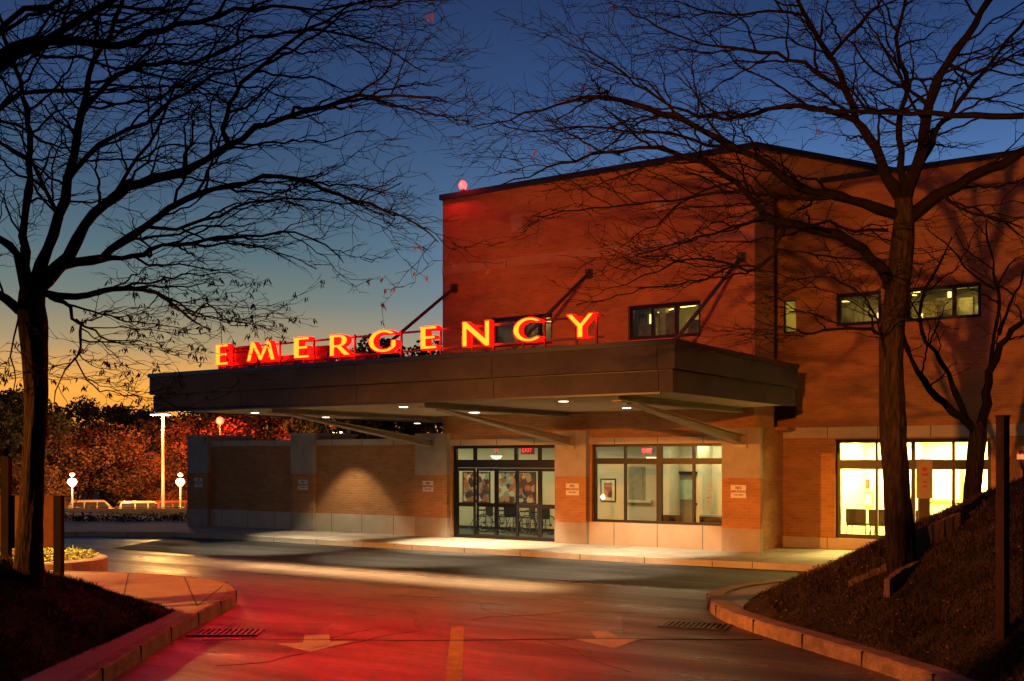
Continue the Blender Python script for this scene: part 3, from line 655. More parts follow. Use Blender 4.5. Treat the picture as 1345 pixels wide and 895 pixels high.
def wheelchair(x, y, rz, label):
    t = thing('wheelchair', label, 'wheelchair', L2W(x, y, .158), TH+rz, 'wheelchairs inside the entrance doors')
    for s in (-1, 1):
        wh = MB().ring((0, s*.29, .305), (0, 1, 0), .29, .016, 28, 5)
        for k in range(14):
            a = 2*PI*k/14; wh.tube([(0, s*.29, .305), (.285*math.cos(a), s*.29, .305+.285*math.sin(a))], .003, 3)
        wh.tube([(0, s*.26, .305), (0, s*.32, .305)], .03, 8)
        o = wh.build('wheel', BLACK, t); MB().ring((0, s*.325, .305), (0, 1, 0), .25, .008, 28, 4).build('handrim', mat('dark_chrome', (.16, .155, .14), .3, 1), o)
        MB().ring((.42, s*.24, .09), (0, 1, 0), .075, .02, 14, 5).build('caster', BLACK, t)
        fr = MB().tube([(-.12, s*.24, .95), (-.14, s*.24, .95), (-.02, s*.24, .88), (-.02, s*.24, .3), (.40, s*.24, .3), (.42, s*.24, .1)], .012, 6)
        fr.tube([(-.02, s*.24, .70), (.30, s*.24, .70), (.33, s*.24, .5), (.40, s*.24, .48), (.62, s*.2, .12)], .012, 6); fr.tube([(-.02, s*.24, .5), (.38, s*.24, .5)], .012, 6)
        fr.build('frame', CHROME, t)
        MB().tube([(-.02, s*.24, .88), (-.15, s*.24, .93)], .02, 6).build('push_handle', VINYL, t)
        MB().box(.02, .28, s*.24-.025, s*.24+.025, .70, .74).build('armrest', VINYL, t)
        MB().box(.56, .72, s*.14-.06, s*.14+.06, .10, .12).build('footrest', BLACK, t)
    MB().box(-.01, .40, -.23, .23, .49, .54).build('seat', VINYL, t, bevel=.015); MB().box(-.05, -.01, -.23, .23, .5, .90).build('backrest', VINYL, t, bevel=.012)
    return t
wheelchair(-.55, 2.75, PI+.12, 'black wheelchair with footrests out, leftmost behind the entrance doors'); wheelchair(.3, 2.75, PI-.45, 'black wheelchair in the middle of the group behind the doors')
wheelchair(1.15, 2.7, PI+.2, 'wheelchair behind the right sliding door leaf beside a dark blanket'); wheelchair(1.85, 2.3, PI/2+1.2, 'wheelchair with chrome handrim, rightmost behind the entrance doors')
t = bthing('exit_sign', 'red lit exit sign above the lobby doors', 'exit sign', *((lambda p: (p.x, 2.2, p.z))(onplane(693, 597, 2.2))))
MB().box(-.24, .24, -.03, .03, 0, .25).build('housing', mat('exit_box', (.06, .01, .01), .5, emit=(1, .02, .01), es=.10), t); text_mesh('EXIT', .19, 'lettering', mat('exit_red', (.5, .02, .02), .5, emit=(1, .03, .015), es=1.5), t, (0, -.033, .125), bold=.004)
MB().tube([(0, 0, .25), (0, 0, .6)], .012, 6).build('hanger', FRAME, t)
p = onplane(850, 594, 2.2); t = bthing('exit_sign', 'small red lit exit sign with arrow seen through the lobby window', 'exit sign', p.x, 2.2, p.z-.06)
MB().box(-.2, .2, -.03, .03, 0, .18).build('housing', MATS['exit_box'], t); text_mesh('EXIT', .15, 'lettering', MATS['exit_red'], t, (0, -.033, .09), bold=.004); MB().tube([(0, 0, .18), (0, 0, .5)], .012, 6).build('hanger', FRAME, t)
BOWL = mat('frosted_glass_lit', (1, .9, .7), .4, emit=(1, .82, .5), es=2.2)
def bowl(px, py, y, label):
    p = onplane(px, py, y); t = bthing('bowl_lamp', label, 'ceiling lamp', p.x, y, 3.1, 'bowl lamps in the lobby')
    MB().lathe([(.02, p.z-3.16), (.12, p.z-3.14), (.18, p.z-3.07), (.19, p.z-3.05)], n=16).build('shade', BOWL, t, True); MB().tube([(0, 0, p.z-3.12), (0, 0, 0)], .012, 6).build('stem', CHROME, t)
bowl(652, 601, 2.0, 'frosted bowl ceiling lamp above the entrance doors'); bowl(857, 603, 1.9, 'frosted bowl ceiling lamp behind the large lobby window')
t = bthing('smoke_detector', 'red indicator light on the lobby ceiling over the doors', 'detector', onplane(652, 592, 1.0).x, 1.0, onplane(652, 592, 1.0).z); MB().lathe([(.04, -.02), (.05, 0), (.05, .05)], n=12).build('indicator', MATS['exit_red'], t, True); MB().tube([(0, 0, .05), (0, 0, 3.1-onplane(652, 592, 1.0).z)], .02, 8).build('base', WHITE, t)
def chair(x, y, z, rz, label, grp='chairs beside the windows'):
    t = thing('waiting_chair', label, 'chair', L2W(x, y, z), TH+rz, grp)
    MB().box(-.27, .27, -.25, .25, .38, .46).build('seat', VINYL, t, bevel=.02); MB().box(-.27, .27, .22, .29, .46, .84).build('backrest', VINYL, t, bevel=.02)
    for sx in (-1, 1):
        for sy in (-1, 1): MB().tube([(sx*.24, sy*.22, .38), (sx*.26, sy*.25, 0)], .016, 6).build('leg', FRAME, t)
chair(7.05, .95, .157, PI, 'black waiting chair behind the middle of the lobby window'); chair(8.2, .8, .157, PI, 'black waiting chair behind the right end of the lobby window'); chair(8.75, .75, .157, PI, 'black waiting chair against the right edge of the lobby window')
chair(11.45, oy+.7, .36, PI, 'dark chair at the left end of the bright office window'); chair(12.05, oy+.75, .36, PI, 'dark chair under the certificate in the bright office'); chair(12.95, oy+.7, .36, PI, 'dark chair half hidden by the trunk in front of the office')
# ================================================================ boundary wall
bw = bthing('boundary_wall', 'low brick boundary wall with stone coping and three piers', 'wall')
MB().box(-11.8, -1.28, 0, .34, .745, 3.0).build('brick_panel', BRICK, bw); MB().box(-10.8, -1.29, -.04, .36, .12, .745).build('plinth', STONE, bw); MB().box(-10.8, -1.29, -.04, .38, 3.0, 3.19).build('coping', STONE, bw)
pier(-11.88, -10.8, 1.9, bw, 3.34); pier(-6.66, -5.62, 1.9, bw, 3.34)
for x0, x1 in ((-11.92, -10.76), (-6.7, -5.58)): MB().box(x0, x1, -.22, 2.0, 3.34, 3.42).build('pier_cap', STONE, bw)
for px, y, word in ((261, -.19, 'far'), (398, -.19, 'b'), (562.5, -.19, 'c'), (752, -.19, 'd'), (970, -.19, 'e')):
    lab = {'far': 'pier at the far end of the boundary wall', 'b': 'middle pier of the boundary wall', 'c': 'brick pier left of the entrance doors', 'd': 'brick pier between the doors and the lobby window', 'e': 'brick pier right of the lobby window'}[word]
    c = onplane(px, {'far': 634, 'b': 637, 'c': 639, 'd': 643, 'e': 646}[word], y)
    t = bthing('wall_sign', 'small white no smoking sign on the '+lab, 'sign', c.x, y, c.z, 'no smoking signs on the piers')
    MB().box(-.21, .21, -.012, 0, -.165, .165).build('plate', WHITE, t)
    text_mesh('NO', .10, 'lettering', INK, t, (0, -.014, .095), bold=.003); text_mesh('SMOKING', .092, 'lettering', REDINK, t, (0, -.014, .0), bold=.003); text_mesh('THIS AREA', .055, 'lettering', INK, t, (0, -.014, -.085), bold=.001)

# ================================================================ canopy
ca = bthing('entrance_canopy', 'wide flat canopy with dark panelled fascia over the emergency entrance', 'canopy')
XL, XRt, YF = -4.66, 11.0, -7.5
def L(i, y=0): return [(XL+i, YF+i), (XRt-i, YF+i), (XRt-i, -.45), (9.95, -.45), (9.95, -.02), (-.38, -.02), (-.38, 4.6), (XL+i, 4.6)]
MB().prism(L(.18), 3.865, 3.93).build('soffit', SOFFIT, ca)
m2 = MB().prism(L(.07), 3.93, 4.26)
m2.box(XL+.07, XRt-.07, YF+.07, YF+.18, 3.84, 3.93); m2.box(XL+.07, XL+.18, YF+.18, 4.6, 3.84, 3.93); m2.box(XRt-.18, XRt-.07, YF+.18, -.45, 3.84, 3.93)
m2.build('lower_fascia', FASCIA, ca)
MB().prism(L(.1), 4.26, 4.285).build('groove', COPING, ca)
MB().prism(L(0), 4.285, 4.76).build('upper_fascia', FASCIA, ca); MB().prism(L(-.035), 4.76, 4.86).build('coping', COPING, ca)
for x in (-.68, 4.3, 9.4):
    b = MB().box(x-.11, x+.11, -6.9, -.2, 3.72, 3.75); b.box(x-.02, x+.02, -6.8, -.2, 3.75, 3.84); b.box(x-.11, x+.11, -6.9, -.2, 3.84, 3.864)
    o = b.build('bracket_beam', STEEL, ca)
    s_ = MB(); A, B = Vector((x, -.22, 2.92)), Vector((x, -6.2, 3.70)); d = (B-A).normalized(); n_ = Vector((0, -d.z, d.y)) if d.y > 0 else Vector((0, d.z, -d.y))
    s_.beam(A, B, .26, .025, n_); s_.beam(A+n_*.22, B+n_*.02, .26, .025, n_); s_.face([A+Vector((.015, 0, 0)), B+Vector((.015, 0, 0)), B+n_*.02+Vector((.015, 0, 0)), A+n_*.22+Vector((.015, 0, 0))]); s_.face([A-Vector((.015, 0, 0)), A+n_*.22-Vector((.015, 0, 0)), B+n_*.02-Vector((.015, 0, 0)), B-Vector((.015, 0, 0))])
    s_.build('strut', STEEL, o); MB().box(x-.17, x+.17, -.225, -.185, 2.8, 3.28).build('anchor_plate', STEEL, o)
for x, y in ((.13, 0), (4.85, 0), (9.37, 0)):
    r = MB().tube([(x, -.08, 7.75), (x-.02, -4.6, 4.85)], .048, 10); o = r.build('tie_rod', ROD, ca, True); MB().box(x-.10, x+.10, -.035, -.001, 7.62, 7.88).build('anchor_plate', ROD, o)
    MB().box(x-.05, x+.05, -.2, -.001, 7.6, 7.85).build('clevis', ROD, o)
LENS = mat('downlight_lens', (1, .9, .8), .4, emit=(1, .86, .66), es=9)
SPOTS = [(335, 542), (428, 548), (530, 534.5), (621, 541.6), (740, 527), (823, 535.7), (548, 556), (700, 545.2)]
for i, (px, py) in enumerate(SPOTS):
    q = W2L(onz(px, py, 3.865)) if i != 7 else Vector((2.05, -1.6, 3.865))
    o = MB().lathe([(.115, -.008), (.14, -.006), (.14, .0)], (q.x, q.y, 3.864), 20).build('downlight', WHITE, ca); MB().lathe([(.11, -.012), (.11, -.007)], (q.x, q.y, 3.862), 20).build('lens', LENS, o)
    lamp('SPOT', L2W(q.x, q.y, 3.84), (1, .76, .45), (3000 if i == 1 else 1500) if q.x > -3.6 and q.y < 1 else 600, 'canopy_downlight', .05, to=L2W(q.x, q.y+.3, 0), angle=78, blend=.4)

# ================================================================ EMERGENCY sign
sg = bthing('emergency_sign', 'glowing red and yellow EMERGENCY letters on rails along the canopy edge', 'sign')
SY = -7.28
def arc(cx, cy, rx, ry, a0, a1, n): return [(cx+rx*math.cos(R_(a0+(a1-a0)*i/n)), cy+ry*math.sin(R_(a0+(a1-a0)*i/n))) for i in range(n+1)]
GL = {
 'E': (.56, [[(0, 0), (.56, 0), (.56, .11), (.17, .11), (.17, .45), (.50, .45), (.50, .56), (.17, .56), (.17, .89), (.56, .89), (.56, 1), (0, 1)]]),
 'M': (1.14, [[(0, 0), (.12, 0), (.27, .72), (.52, .02), (.60, .02), (.85, .72), (1.0, 0), (1.14, 0), (.95, 1), (.83, 1), (.56, .26), (.29, 1), (.18, 1)]]),
 'R': (.80, [[(0, 0), (.15, 0), (.15, .40), (.27, .40), (.58, 0), (.80, 0), (.44, .44)] + arc(.36, .72, .32, .28, -68, 90, 14) + [(0, 1)], [(.15, .89)] + arc(.33, .70, .18, .19, 90, -90, 12)+[(.15, .51)]]),
 'G': (1.0, [arc(.52, .5, .52, .52, 40, 328, 34) + [(.965, .50), (.82, .50), (.82, .20)] + arc(.53, .5, .37, .41, 310, 52, 30)]),
 'N': (.90, [[(0, 0), (.13, 0), (.13, .74), (.78, -.03), (.90, -.03), (.90, 1), (.77, 1), (.77, .26), (.12, 1.02), (0, 1.02)]]),
 'C': (.92, [arc(.52, .5, .52, .52, 44, 316, 32) + arc(.54, .5, .38, .42, 308, 52, 28)]),
 'Y': (.94, [[(.38, 0), (.55, 0), (.55, .46), (.94, 1), (.80, 1), (.475, .58), (.17, 1), (0, 1), (.38, .46)]]),
}
def letter_mesh(ch, w, h, ext, off):
    gw, polys = GL[ch]; cu = bpy.data.curves.new('letter', 'CURVE'); cu.dimensions = '2D'; cu.fill_mode = 'BOTH'; cu.extrude = ext; cu.offset = off
    for pl_ in polys:
        sp = cu.splines.new('POLY'); sp.points.add(len(pl_)-1); sp.use_cyclic_u = True
        for i, (x, y) in enumerate(pl_): sp.points[i].co = (x*w/gw, y*h, 0, 1)
    o = bpy.data.objects.new('tmp', cu); C.objects.link(o); dg = bpy.context.evaluated_depsgraph_get(); me = bpy.data.meshes.new_from_object(o.evaluated_get(dg)); bpy.data.objects.remove(o); me.materials.clear()
    return me
LET = [('E', 284.5, 300, 452.5, 479.5), ('M', 325, 361.5, 447.5, 474.5), ('E', 387, 406.5, 443, 470.5), ('R', 434, 460.5, 439, 467.5), ('G', 485, 522, 433, 463), ('E', 553, 574, 428.5, 458.5), ('N', 608, 643.5, 421.5, 455), ('C', 675, 711.5, 417, 449), ('Y', 745, 780.5, 411.5, 444)]
cents = []
for ch, a, b, y0, y1 in LET:
    p0, p1 = onplane(a, y1+.3, SY), onplane(b, y0-.3, SY); w, h = p1.x-p0.x, p1.z-p0.z
    if ch in 'EMRGENCY': w, h = w-.02, h
    me = letter_mesh(ch, w, h, .08, .012); me.materials.append(RED_EM); o = bpy.data.objects.new('letter', me); C.objects.link(o); o.parent = sg; o.location = (p0.x, SY+.08, p0.z); o.rotation_euler = (PI/2, 0, 0); o['label'] = 'glowing letter '+ch
    me = letter_mesh(ch, w, h, .006, -.004); me.materials.append(YEL_EM); f_ = bpy.data.objects.new('lit_face', me); C.objects.link(f_); f_.parent = o; f_.location = (0, 0, .09)
    me = letter_mesh(ch, w, h, .004, -.02); me.materials.append(BACK_GLOW); f_ = bpy.data.objects.new('back_glow', me); C.objects.link(f_); f_.parent = o; f_.location = (0, 0, -.09)  # unseen glowing backs added to redden the wall behind the letters
    cents.append((p0.x+w/2, p0.z+h/2, p0.x, p1.x, p0.z))
x0, x1 = cents[0][2]-.25, cents[-1][3]+.05
for dz, y in ((.50, .27), (.06, .27)):
    MB().beam((cents[0][2], SY+y, 5.0+dz-.05), (x1, SY+y, 5.0+dz), .045, .045).build('rail', RAILM, sg)
for i, (cx, cz, a, b, zb) in enumerate(cents):
    if i < 4: MB().box(a-(.28 if i == 0 else .02), b+.42-.06*i, SY+.3, SY+.62, 4.865, zb+(.46 if i == 0 else .30 if i == 2 else .12 if i == 1 else .06)).build('raceway_box', RAILM, sg)
    for xx in (a+.08, b-.08): MB().box(xx-.02, xx+.02, SY+.225, SY+.265, 4.865, zb+.5).build('support_post', RAILM, sg)
# added strip under the canopy lip, casting the pale band on the drive
MB().box(XL+.3, XRt-.3, YF-.02, YF+.05, 3.80, 3.838).build('added_strip', COPING, ca)
for xc, ln, spr, en, tilt in ((4.6, 8.5, 32, 460, -16), (3.2, 14.5, 75, 210, -30), (1.0, 6.0, 26, 90, -14)):
    l_ = bpy.data.lights.new('added_strip_glow', 'AREA'); l_.shape = 'RECTANGLE'; l_.size = ln; l_.size_y = .03; l_.spread = R_(spr); l_.energy = en; l_.color = (1, .58, .24) if spr < 50 else (1, .24, .05)
    o = bpy.data.objects.new('added_strip_glow', l_); C.objects.link(o); o.location = L2W(xc, YF-.01, 3.795); o.rotation_euler = (R_(tilt), 0, TH)
# roof beacon
c = onplane(608, 244, .15); t = bthing('roof_beacon', 'small red warning beacon on the roof corner', 'beacon', c.x, .15, 10.66)
REDB = mat('beacon_red', (1, .1, .1), .4, emit=(1, .03, .03), es=9)
MB().lathe([(.07, 0), (.07, .1), (.05, .12)], n=12).build('base', FRAME, t); MB().lathe([(.08, .12), (.115, .17), (.12, .27), (.07, .35), (.01, .37)], n=14).build('globe', REDB, t, True)
lamp('POINT', L2W(c.x, -.25, 10.95), (1, .03, .02), 90, 'beacon_light', .1)
# ================================================================ bare honey locust trees
def smooth_path(P, step=.18):
    out = []
    for i in range(len(P)-1):
        p0, p1, p2, p3 = P[max(i-1, 0)], P[i], P[i+1], P[min(i+2, len(P)-1)]
        n = max(2, int((p2-p1).length/step))
        for k in range(n):
            t = k/n; out.append(.5*((2*p1)+(p2-p0)*t+(2*p0-5*p1+4*p2-p3)*t*t+(3*p1-p0-3*p2+p3)*t**3))
    out.append(P[-1].copy()); return out
class Tree:
    def __init__(s, seed, rmin=.0042, dens=1.0, flat=.55, maxlev=3):
        s.r = random.Random(seed); s.crown = MB(); s.trunk = MB(); s.leaf = MB(); s.tips = []; s.rmin = rmin; s.dens = dens; s.flat = flat; s.maxlev = maxlev
    def limb(s, pts, r0, r1, kids=True, jitter=.03, start=.12, into=None, level=0, n=7):
        P = smooth_path(pts); m = len(P)
        Q = [p + Vector((s.r.gauss(0, 1), s.r.gauss(0, 1), s.r.gauss(0, 1)))*jitter*min(1, i/3)*(.5 if i > m-2 else 1) for i, p in enumerate(P)]
        rad = [r0+(r1-r0)*(i/(m-1))**.8 for i in range(m)]
        rad = [a*(1+.10*s.r.gauss(0, 1)*(1 if r0 > .03 else .5)) for a in rad]
        (into or s.crown).tube(Q, rad, n)
        if kids: s.spawn(Q, rad, level, start)
        return Q
    def spawn(s, Q, rad, level, start):
        L = sum((b-a).length for a, b in zip(Q, Q[1:])); acc = 0
        gap = [.29, .19, .15, .12][min(level, 3)]/s.dens
        nxt = L*start + s.r.random()*gap; side = 1
        for i in range(len(Q)-1):
            seg = Q[i+1]-Q[i]; l = seg.length
            if l < 1e-6: continue
            while acc+l > nxt:
                p = Q[i]+seg*((nxt-acc)/l); t = seg/l; frac = nxt/L
                ln = [1.75, .85, .42, .2][min(level, 3)]*(.45+.75*s.r.random())*(1.1-.55*frac)
                if level == 0 and s.r.random() < .22: ln *= 1.5
                r = min(rad[i]*.6, [.016, .0075, .0055, .005][min(level, 3)]*(.75+.5*s.r.random()))
                side = -side
                az = t.cross(Vector((0, 0, 1))); az = az.normalized() if az.length > .05 else Vector((1, 0, 0))
                ang = R_(s.r.uniform(26, 60)); up = t.cross(az)*-1
                roll = s.r.gauss(0, .75); out = (az*side*math.cos(roll)+up*math.sin(roll)).normalized()
                d = t*math.cos(ang)+out*math.sin(ang); d.z = d.z*s.flat+.05; d.normalize()
                s.twig(p, d, ln, max(r, s.rmin), level+1)
                nxt += gap*(.45+1.1*s.r.random())
            acc += l
    def twig(s, p, d, ln, r, level):
        n = max(3, int(ln/.11)); step = ln/n; Q = [p.copy()]; dd = d.copy(); zig = R_(17)*(1 if s.r.random() < .5 else -1)
        for k in range(n):
            ax = dd.orthogonal(); ax.rotate(Matrix.Rotation(s.r.random()*6.28, 3, dd))
            e = dd.copy(); e.rotate(Matrix.Rotation(zig*(.4+s.r.random()), 3, ax)); zig = -zig
            dd = (dd*.8+e*.2+Vector((s.r.gauss(0, .055), s.r.gauss(0, .055), s.r.gauss(0, .04)))).normalized()
            Q.append(Q[-1]+e*step)
        rad = [max(s.rmin*.55, r*1.15*(1-.72*i/n)) for i in range(n+1)]
        s.crown.tube(Q, rad, 5 if r > .012 else 3, cap=False)
        s.tips.append(Q[-1])
        if level < s.maxlev: s.spawn(Q, rad, level, .18)
    def leaves(s, prob, zmax, box=None):
        for t in s.tips:
            if s.r.random() > prob or t.z > zmax: continue
            for _ in range(s.r.randint(3, 7)):
                a = s.r.random()*6.28; b = t+Vector((s.r.gauss(0, .016), s.r.gauss(0, .016), s.r.gauss(0, .012))); d = Vector((math.cos(a)*.5, math.sin(a)*.5, -1)).normalized(); w = d.orthogonal().normalized()*.009; l = s.r.uniform(.04, .10)
                s.leaf.face([b-w*.4, b+d*l*.5-w, b+d*l, b+d*l*.5+w])
    def finish(s, label, base, name='bare_tree', cat='tree', group='bare honey locust trees'):
        t = thing(name, label, cat, base, 0, group)
        for mb, nm, m in ((s.trunk, 'trunk', BARK), (s.crown, 'crown', TWIG), (s.leaf, 'leaves', mat('dry_leaf', (.15, .045, .025), .8, var=.4, scale=5))):
            if not mb.v: continue
            mb.v = [(a-base[0], b-base[1], c-base[2]) for a, b, c in mb.v]; mb.build(nm, m, t, smooth=(nm == 'trunk'))
        return t
def pxpath(pts, Y0, Y1): return [W(x, y, Y0+(Y1-Y0)*i/max(1, len(pts)-1)) for i, (x, y) in enumerate(pts)]
def trunk_mesh(tr, pts, rads, n=18):
    n = 44
    """Ridged trunk: smooth path, radius with vertical furrows and a root flare."""
    P = smooth_path(pts, .05); m = len(P); base = len(tr.trunk.v); prev = Vector((1, 0, 0))
    for k, p in enumerate(P):
        t = (P[min(k+1, m-1)]-P[max(k-1, 0)]).normalized(); r = (prev-t*prev.dot(t)).normalized(); prev = r; q = t.cross(r)
        f = k/(m-1)*(len(rads)-1); i = min(int(f), len(rads)-2); rad = rads[i]+(rads[i+1]-rads[i])*(f-i)
        for j in range(n):
            a = 2*PI*j/n; u = Vector((math.cos(a)*2.2, math.sin(a)*2.2, p.z*.55)); u2 = Vector((math.cos(a)*4.2, math.sin(a)*4.2, p.z*1.1)); rr = rad*(1+.16*noise.noise(u)+.16*(abs(noise.noise(u2))-.25)+.10*(abs(noise.noise(u2*2.3))-.25))
            tr.trunk.v.append(tuple(p+(r*math.cos(a)+q*math.sin(a))*rr))
    for k in range(m-1):
        for j in range(n):
            j2 = (j+1) % n; a = base+k*n; tr.trunk.f.append((a+j, a+j2, a+n+j2, a+n+j)); tr.trunk.m.append(0)
# --- left tree
YL = 14.5
T = Tree(11)
trunk_mesh(T, pxpath([(36, 775), (37, 745), (39, 700), (44, 610), (48, 530), (44, 450), (41, 400), (46, 365)], YL, YL), [.20, .165, .15, .145, .145, .15, .17, .13], 20)
LL = [
 ([(26, 408), (8, 392), (-14, 380), (-70, 350)], 14.5, 13.6, .07, .03),
 ([(34, 385), (21, 335), (0, 312), (-30, 270), (-60, 200)], 14.5, 14.2, .06, .03),
 ([(38, 385), (34, 330), (32, 290), (40, 230), (36, 160), (20, 90), (-10, 0)], 14.5, 15.2, .07, .02),
 ([(44, 378), (70, 310), (84, 262), (95, 210), (108, 150), (116, 100), (150, 30), (170, -40)], 14.5, 14.0, .085, .02),
 ([(50, 378), (87, 337), (114, 298), (150, 255), (201, 235), (255, 218), (302, 191), (352, 164), (400, 146), (450, 131), (520, 124), (588, 133)], 14.5, 12.4, .095, .008),
 ([(302, 194), (292, 168), (300, 140), (320, 110), (350, 78), (385, 52), (430, 25), (480, 0)], 13.3, 13.0, .038, .012),
 ([(62, 356), (100, 346), (134, 338), (157, 318), (188, 298), (241, 265), (302, 245), (369, 231), (430, 248), (500, 275), (545, 292), (575, 318)], 14.5, 13.2, .075, .007),
 ([(100, 346), (134, 342), (160, 338), (188, 333), (215, 323), (255, 317), (302, 313), (345, 309), (386, 303), (430, 322), (452, 346)], 14.4, 13.6, .045, .006),
 ([(60, 386), (100, 392), (134, 384), (188, 380), (218, 390), (241, 407), (255, 424), (277, 431)], 14.5, 13.2, .05, .007),
 ([(252, 415), (262, 405), (272, 400), (290, 412), (302, 424), (325, 427)], 13.5, 13.3, .014, .005),
 ([(66, 390), (84, 400), (100, 417), (107, 441), (98, 470), (80, 498), (70, 530)], 14.4, 13.6, .035, .006),
 ([(100, 420), (125, 438), (144, 447), (170, 446), (193, 452)], 14.1, 13.6, .018, .005),
 ([(98, 470), (112, 500), (130, 512), (150, 512), (175, 520)], 13.8, 13.6, .012, .005),
 ([(24, 420), (14, 470), (20, 500), (8, 540)], 14.3, 13.9, .014, .005),
 ([(80, 290), (60, 250), (40, 215), (0, 186), (-30, 170)], 14.3, 13.6, .04, .012),
 ([(90, 235), (130, 190), (190, 160), (240, 120), (300, 95), (370, 70)], 14.2, 13.7, .04, .01),
 ([(96, 210), (105, 150), (150, 105), (200, 60), (230, 0)], 14.2, 15.0, .035, .01),
 ([(151, 255), (170, 225), (205, 175), (222, 130), (250, 95), (300, 60)], 13.9, 14.6, .03, .01),
 ([(108, 150), (140, 110), (190, 85), (260, 80), (330, 50), (420, 40), (500, 60), (560, 96)], 14.2, 13.2, .035, .007),
 ([(188, 298), (230, 300), (270, 290), (330, 268), (400, 262), (470, 266), (530, 240)], 13.9, 13.3, .026, .006),
]
for pts, a, b, r0, r1 in LL: T.limb(pxpath(pts, a, b), r0, r1, start=.18 if r0 > .04 else .08, jitter=.018)
T.leaves(.30, 4.9); T.finish('large bare tree with dark leaning trunk, standing on the mound beside the sign board', W(38, 760, YL))
# --- limb of a second tree that leans in at the top left corner
T = Tree(23, dens=.95)
base = Vector((-9.2, 10.2, 1.2))
trunk_mesh(T, [base-Vector((0, 0, .3)), base+Vector((.05, .1, 1.6)), base+Vector((.1, 0, 3.0)), base+Vector((.3, .1, 4.2))], [.24, .18, .16, .13], 16)
for pts, a, b, r0, r1 in [
 ([(-470, 240), (-230, 160), (-60, 108), (0, 84), (34, 64), (84, 44), (141, 0), (180, -40)], 10.3, 10.8, .11, .035),
 ([(-60, 112), (20, 62), (80, 59), (134, 60), (174, 51), (215, 37), (285, 20), (360, 12), (450, 10), (500, -6)], 10.4, 11.6, .06, .008),
 ([(-60, 105), (10, 30), (60, 10), (120, -20)], 10.4, 11.2, .05, .012),
 ([(-100, 130), (-40, 150), (30, 128), (90, 118), (170, 120), (230, 150)], 10.4, 11.0, .035, .007),
 ]: T.limb(pxpath(pts, a, b), r0, r1, jitter=.018)
T.leaves(.006, 9); T.finish('second bare tree whose thick limb reaches in over the top of the big leaning tree', base)
# --- right tree
YR = 15.0
T = Tree(41)
trunk_mesh(T, pxpath([(1187, 760), (1185, 735), (1182, 690), (1176, 600), (1171, 520), (1171, 460), (1176, 400), (1184, 340), (1187, 290), (1186, 262)], YR, YR), [.22, .185, .165, .17, .165, .16, .155, .15, .15, .12], 20)
RL = [
 ([(1168, 378), (1158, 351), (1131, 327), (1101, 311), (1061, 300), (1034, 292), (1004, 284), (984, 257), (944, 224), (907, 208), (860, 196), (790, 200), (720, 222), (655, 245)], 15, 13.6, .085, .007),
 ([(1182, 284), (1135, 268), (1088, 254), (1047, 244), (1010, 218), (967, 193), (930, 175), (890, 152), (850, 141), (800, 128), (771, 126), (730, 140), (692, 150), (620, 166)], 15, 13.2, .085, .007),
 ([(1190, 290), (1235, 257), (1279, 235), (1316, 213), (1345, 200), (1400, 180)], 15, 14.2, .09, .05),
 ([(1184, 262), (1165, 232), (1143, 178), (1127, 157), (1112, 115), (1085, 68), (1054, 16), (1035, -30)], 15, 15.3, .085, .02),
 ([(1188, 262), (1200, 225), (1211, 194), (1222, 136), (1243, 84), (1269, 47), (1300, 0), (1330, -40)], 15, 14.6, .10, .035),
 ([(1205, 225), (1222, 190), (1245, 150), (1269, 120), (1300, 84), (1345, 26)], 15, 15.6, .05, .02),
 ([(1190, 255), (1180, 180), (1190, 110), (1180, 50), (1195, -20)], 15, 15.8, .06, .02),
 ([(1165, 440), (1150, 436), (1135, 433), (1101, 433), (1068, 438), (1047, 435), (1015, 428), (990, 420)], 15, 14.3, .03, .006),
 ([(1034, 292), (1020, 325), (1008, 345), (980, 354), (954, 344), (900, 341), (850, 362), (800, 380)], 14.5, 14.0, .03, .006),
 ([(1004, 284), (960, 300), (920, 312), (880, 325), (835, 335)], 14.3, 13.8, .022, .006),
 ([(1100, 258), (1060, 262), (1000, 256), (950, 252), (900, 262), (840, 268), (760, 276), (700, 284)], 14.7, 13.8, .03, .006),
 ([(1127, 160), (1085, 144), (1030, 140), (954, 157), (900, 148), (850, 120), (790, 78), (740, 55)], 15.2, 14.2, .045, .006),
 ([(1345, 152), (1280, 152), (1216, 150), (1150, 146), (1085, 146)], 14.2, 15, .045, .03),
 ([(1112, 120), (1070, 95), (1020, 70), (960, 62), (905, 52), (850, 28), (820, 10)], 15.2, 14.6, .035, .007),
 ([(1090, 75), (1120, 40), (1150, 10), (1170, -30)], 15.2, 15.8, .028, .01),
 ([(1054, 20), (1010, 14), (960, 20), (900, 8), (880, -10)], 15.3, 14.9, .022, .008),
 ([(967, 193), (930, 190), (880, 176), (820, 172), (760, 166), (700, 170), (650, 158)], 14.3, 13.6, .026, .006),
 ([(890, 152), (850, 110), (800, 92), (760, 72)], 14.0, 13.6, .018, .006),
 ([(1222, 140), (1190, 115), (1150, 95), (1120, 60)], 14.9, 14.2, .03, .01),
 ([(1238, 255), (1262, 275), (1300, 285), (1345, 300)], 14.8, 14.2, .028, .01),
 ([(1245, 85), (1280, 95), (1320, 80), (1360, 90)], 14.8, 14.4, .03, .012),
 ([(1061, 298), (1090, 292), (1118, 302), (1166, 303)], 14.7, 14.9, .02, .02),
 ([(1164, 470), (1150, 420), (1133, 390), (1110, 372), (1070, 366), (1030, 372)], 14.9, 14.2, .022, .006),
]
for pts, a, b, r0, r1 in RL: T.limb(pxpath(pts, a, b), r0, r1, start=.16 if r0 > .04 else .08, jitter=.018)
T.leaves(.006, 9); T.finish('large bare tree with arching left limbs, growing behind the short wooden boards', W(1185, 745, YR))
